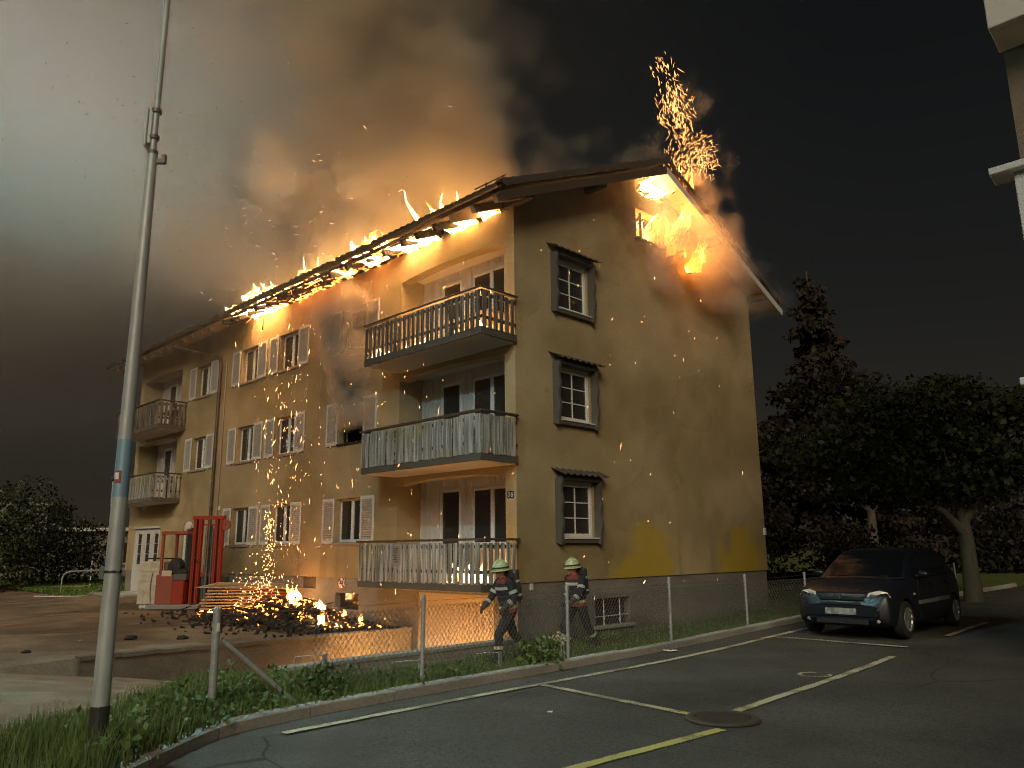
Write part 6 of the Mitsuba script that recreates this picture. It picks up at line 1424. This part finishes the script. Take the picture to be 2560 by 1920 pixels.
def d_plume(X, Y, Z, lo, hi, n):
    ex = (hi - lo)
    wx, wy, wz = (2.6 * 2 * (octaves(n, ex / 5.0, 40 + i, 3, 0.5) - 0.5) for i in range(3))      # turbulence bends the whole column
    N1 = octaves(n, ex / 3.2, 11, 4, 0.62); N2 = octaves(n, ex / 9.0, 12, 3)
    billow = 1 - np.abs(2 * N1 - 1)
    x_, y_, z_ = X + wx, Y + wy, Z + 0.8 * wz
    # main plume, rising from the burning slope and drifting left and away
    k = np.maximum(z_ - 10.0, 0)
    cxp = 2.6 - 0.14 * k; cyp = 7.0 + 0.24 * k
    up = ((x_ - cxp) * -0.70 + (y_ - cyp) * 0.71); ve = ((x_ - cxp) * 0.71 + (y_ - cyp) * 0.70)
    w = 5.0 + 0.08 * k; dp = 2.4 + 0.13 * k
    e = np.sqrt((up / w) ** 2 + (ve / dp) ** 2)
    core = smo(1.15, 0.55, e + 0.75 * (billow - 0.6)) * smo(8.4, 10.0, Z) * (0.5 + 0.5 * smo(30, 13, Z)) * (0.25 + 1.3 * smo(0.3, 0.8, N1))
    # dimmer smoke spreading to the left
    k2 = np.maximum(z_ - 8.5, 0)
    c2x, c2y = -0.8 - 0.40 * k2, 12.5 + 0.70 * k2
    u2 = ((x_ - c2x) * -0.70 + (y_ - c2y) * 0.71); v2 = ((x_ - c2x) * 0.71 + (y_ - c2y) * 0.70)
    e2 = np.sqrt((u2 / (4.2 + 0.32 * k2)) ** 2 + (v2 / (3.2 + 0.2 * k2)) ** 2)
    side = smo(1.3, 0.4, e2 + 0.6 * (billow - 0.6)) * smo(8.0, 9.5, Z) * (0.3 + 1.3 * N1)
    haze = smo(7, -6, X - 0.25 * (Y - 8)) * smo(3.2, 6.5, Z) * (0.3 + 1.4 * N2)
    drift = smo(1.2, 0.1, np.sqrt(((X + 10.3) / 5.0) ** 2 + ((Y + 1.6) / 5.5) ** 2)) * smo(3.2, 5.0, Z) * (0.2 + 1.6 * N2)
    d = PL_CORE * core + PL_SIDE * side + PL_HAZE * haze + 0.11 * drift
    # nothing inside the house
    inside = (X > 0.1) & (X < 10.9) & (Y > 0.2) & (Y < 22) & (Z < 8.6 + 0.45 * np.minimum(X, 11.08 - X))
    edge = np.minimum.reduce([smo(0, 1.2, X - lo[0]), smo(0, 1.2, hi[0] - X), smo(0, 1.5, Y - lo[1]), smo(0, 1.5, hi[1] - Y), smo(0, 0.8, Z - lo[2]), smo(0, 1.0, hi[2] - Z)])
    return np.where(inside, 0, d) * edge
medium('smoke', (-15, -8.5, 3.0), (13, 36, 29), (112, 178, 104), d_plume, (0.80, 0.76, 0.70), None, 'great column of orange lit smoke rising from the burning roof')
def d_window(X, Y, Z, lo, hi, n):
    N = octaves(n, (hi - lo) / 1.3, 21, 5, 0.6)
    t = np.clip((Z - 4.2) / 3.9, 0, 1)
    cy = 6.35 + 0.45 * (N - 0.5) * 2 + 0.25 * t; w = 0.60 + 0.75 * t
    cx = -0.10 - 0.35 * t; wx = 0.22 + 0.42 * t
    e = np.sqrt(((Y - cy) / w) ** 2 + ((X - cx) / wx) ** 2) + 1.3 * (N - 0.5)
    d = smo(1.2, 0.3, e) * smo(3.85, 4.3, Z)
    out = ((X < -0.0) | ((X < 0.9) & (np.abs(Y - 6.37) < 0.62) & (Z > 3.65) & (Z < 4.85)))
    edge = np.minimum.reduce([smo(0, 0.25, X - lo[0]), smo(0, 0.4, Y - lo[1]), smo(0, 0.4, hi[1] - Y), smo(0, 0.8, hi[2] - Z)])
    return 9.0 * d * (0.4 + 1.2 * N) * out * edge
medium('window_smoke', (-1.5, 3.8, 3.6), (0.05, 9.2, 8.15), (40, 100, 92), d_window, (0.84, 0.78, 0.72), 'smoke', 'grey brown smoke pouring from the burnt out window up the facade')
def d_gable(X, Y, Z, lo, hi, n):
    N = octaves(n, (hi - lo) / 1.5, 31, 5, 0.6); N2 = octaves(n, (hi - lo) / 3.0, 32, 3)
    W = 2.6 * (N - 0.5)
    b1 = np.sqrt(((X - 7.3) / 1.75) ** 2 + ((Y + 0.75) / 0.75) ** 2 + ((Z - 9.45) / 1.15) ** 2)          # billow right of the opening
    b2 = np.sqrt(((X - 5.3) / 1.2) ** 2 + ((Y + 0.45) / 0.5) ** 2 + ((Z - 10.0) / 1.1) ** 2)
    b3 = np.sqrt(((X - 6.8) / 0.95) ** 2 + ((Y + 0.75) / 0.75) ** 2 + ((Z - 11.4) / 1.7) ** 2)
    b4 = np.sqrt(((X - 8.8) / 1.5) ** 2 + ((Y + 0.6) / 0.7) ** 2 + ((Z - 8.9) / 1.0) ** 2)
    d = (1.8 * smo(1.2, 0.4, b1 + W) + 0.9 * smo(1.15, 0.3, b2 + W) + 1.5 * smo(1.2, 0.4, b3 + W) + 0.5 * smo(1.2, 0.4, b4 + W)) * (0.5 + 1.0 * smo(0.36, 0.62, N))
    roof = (Y > -0.02) & (Z < 8.7 + 0.45 * np.minimum(X, 11.08 - X))
    edge = np.minimum.reduce([smo(0, 0.5, X - lo[0]), smo(0, 0.5, hi[0] - X), smo(0, 0.4, Y - lo[1]), smo(0, 0.4, hi[1] - Y), smo(0, 0.6, Z - lo[2]), smo(0, 1.4, hi[2] - Z)])
    return np.where(roof, 0, np.minimum(d, 2.6)) * edge
medium('gable_smoke', (3.4, -2.6, 7.4), (11.4, 1.2, 14.4), (107, 52, 94), d_gable, (0.97, 0.94, 0.90), 'smoke', 'glowing smoke billowing from the gable opening to the right')
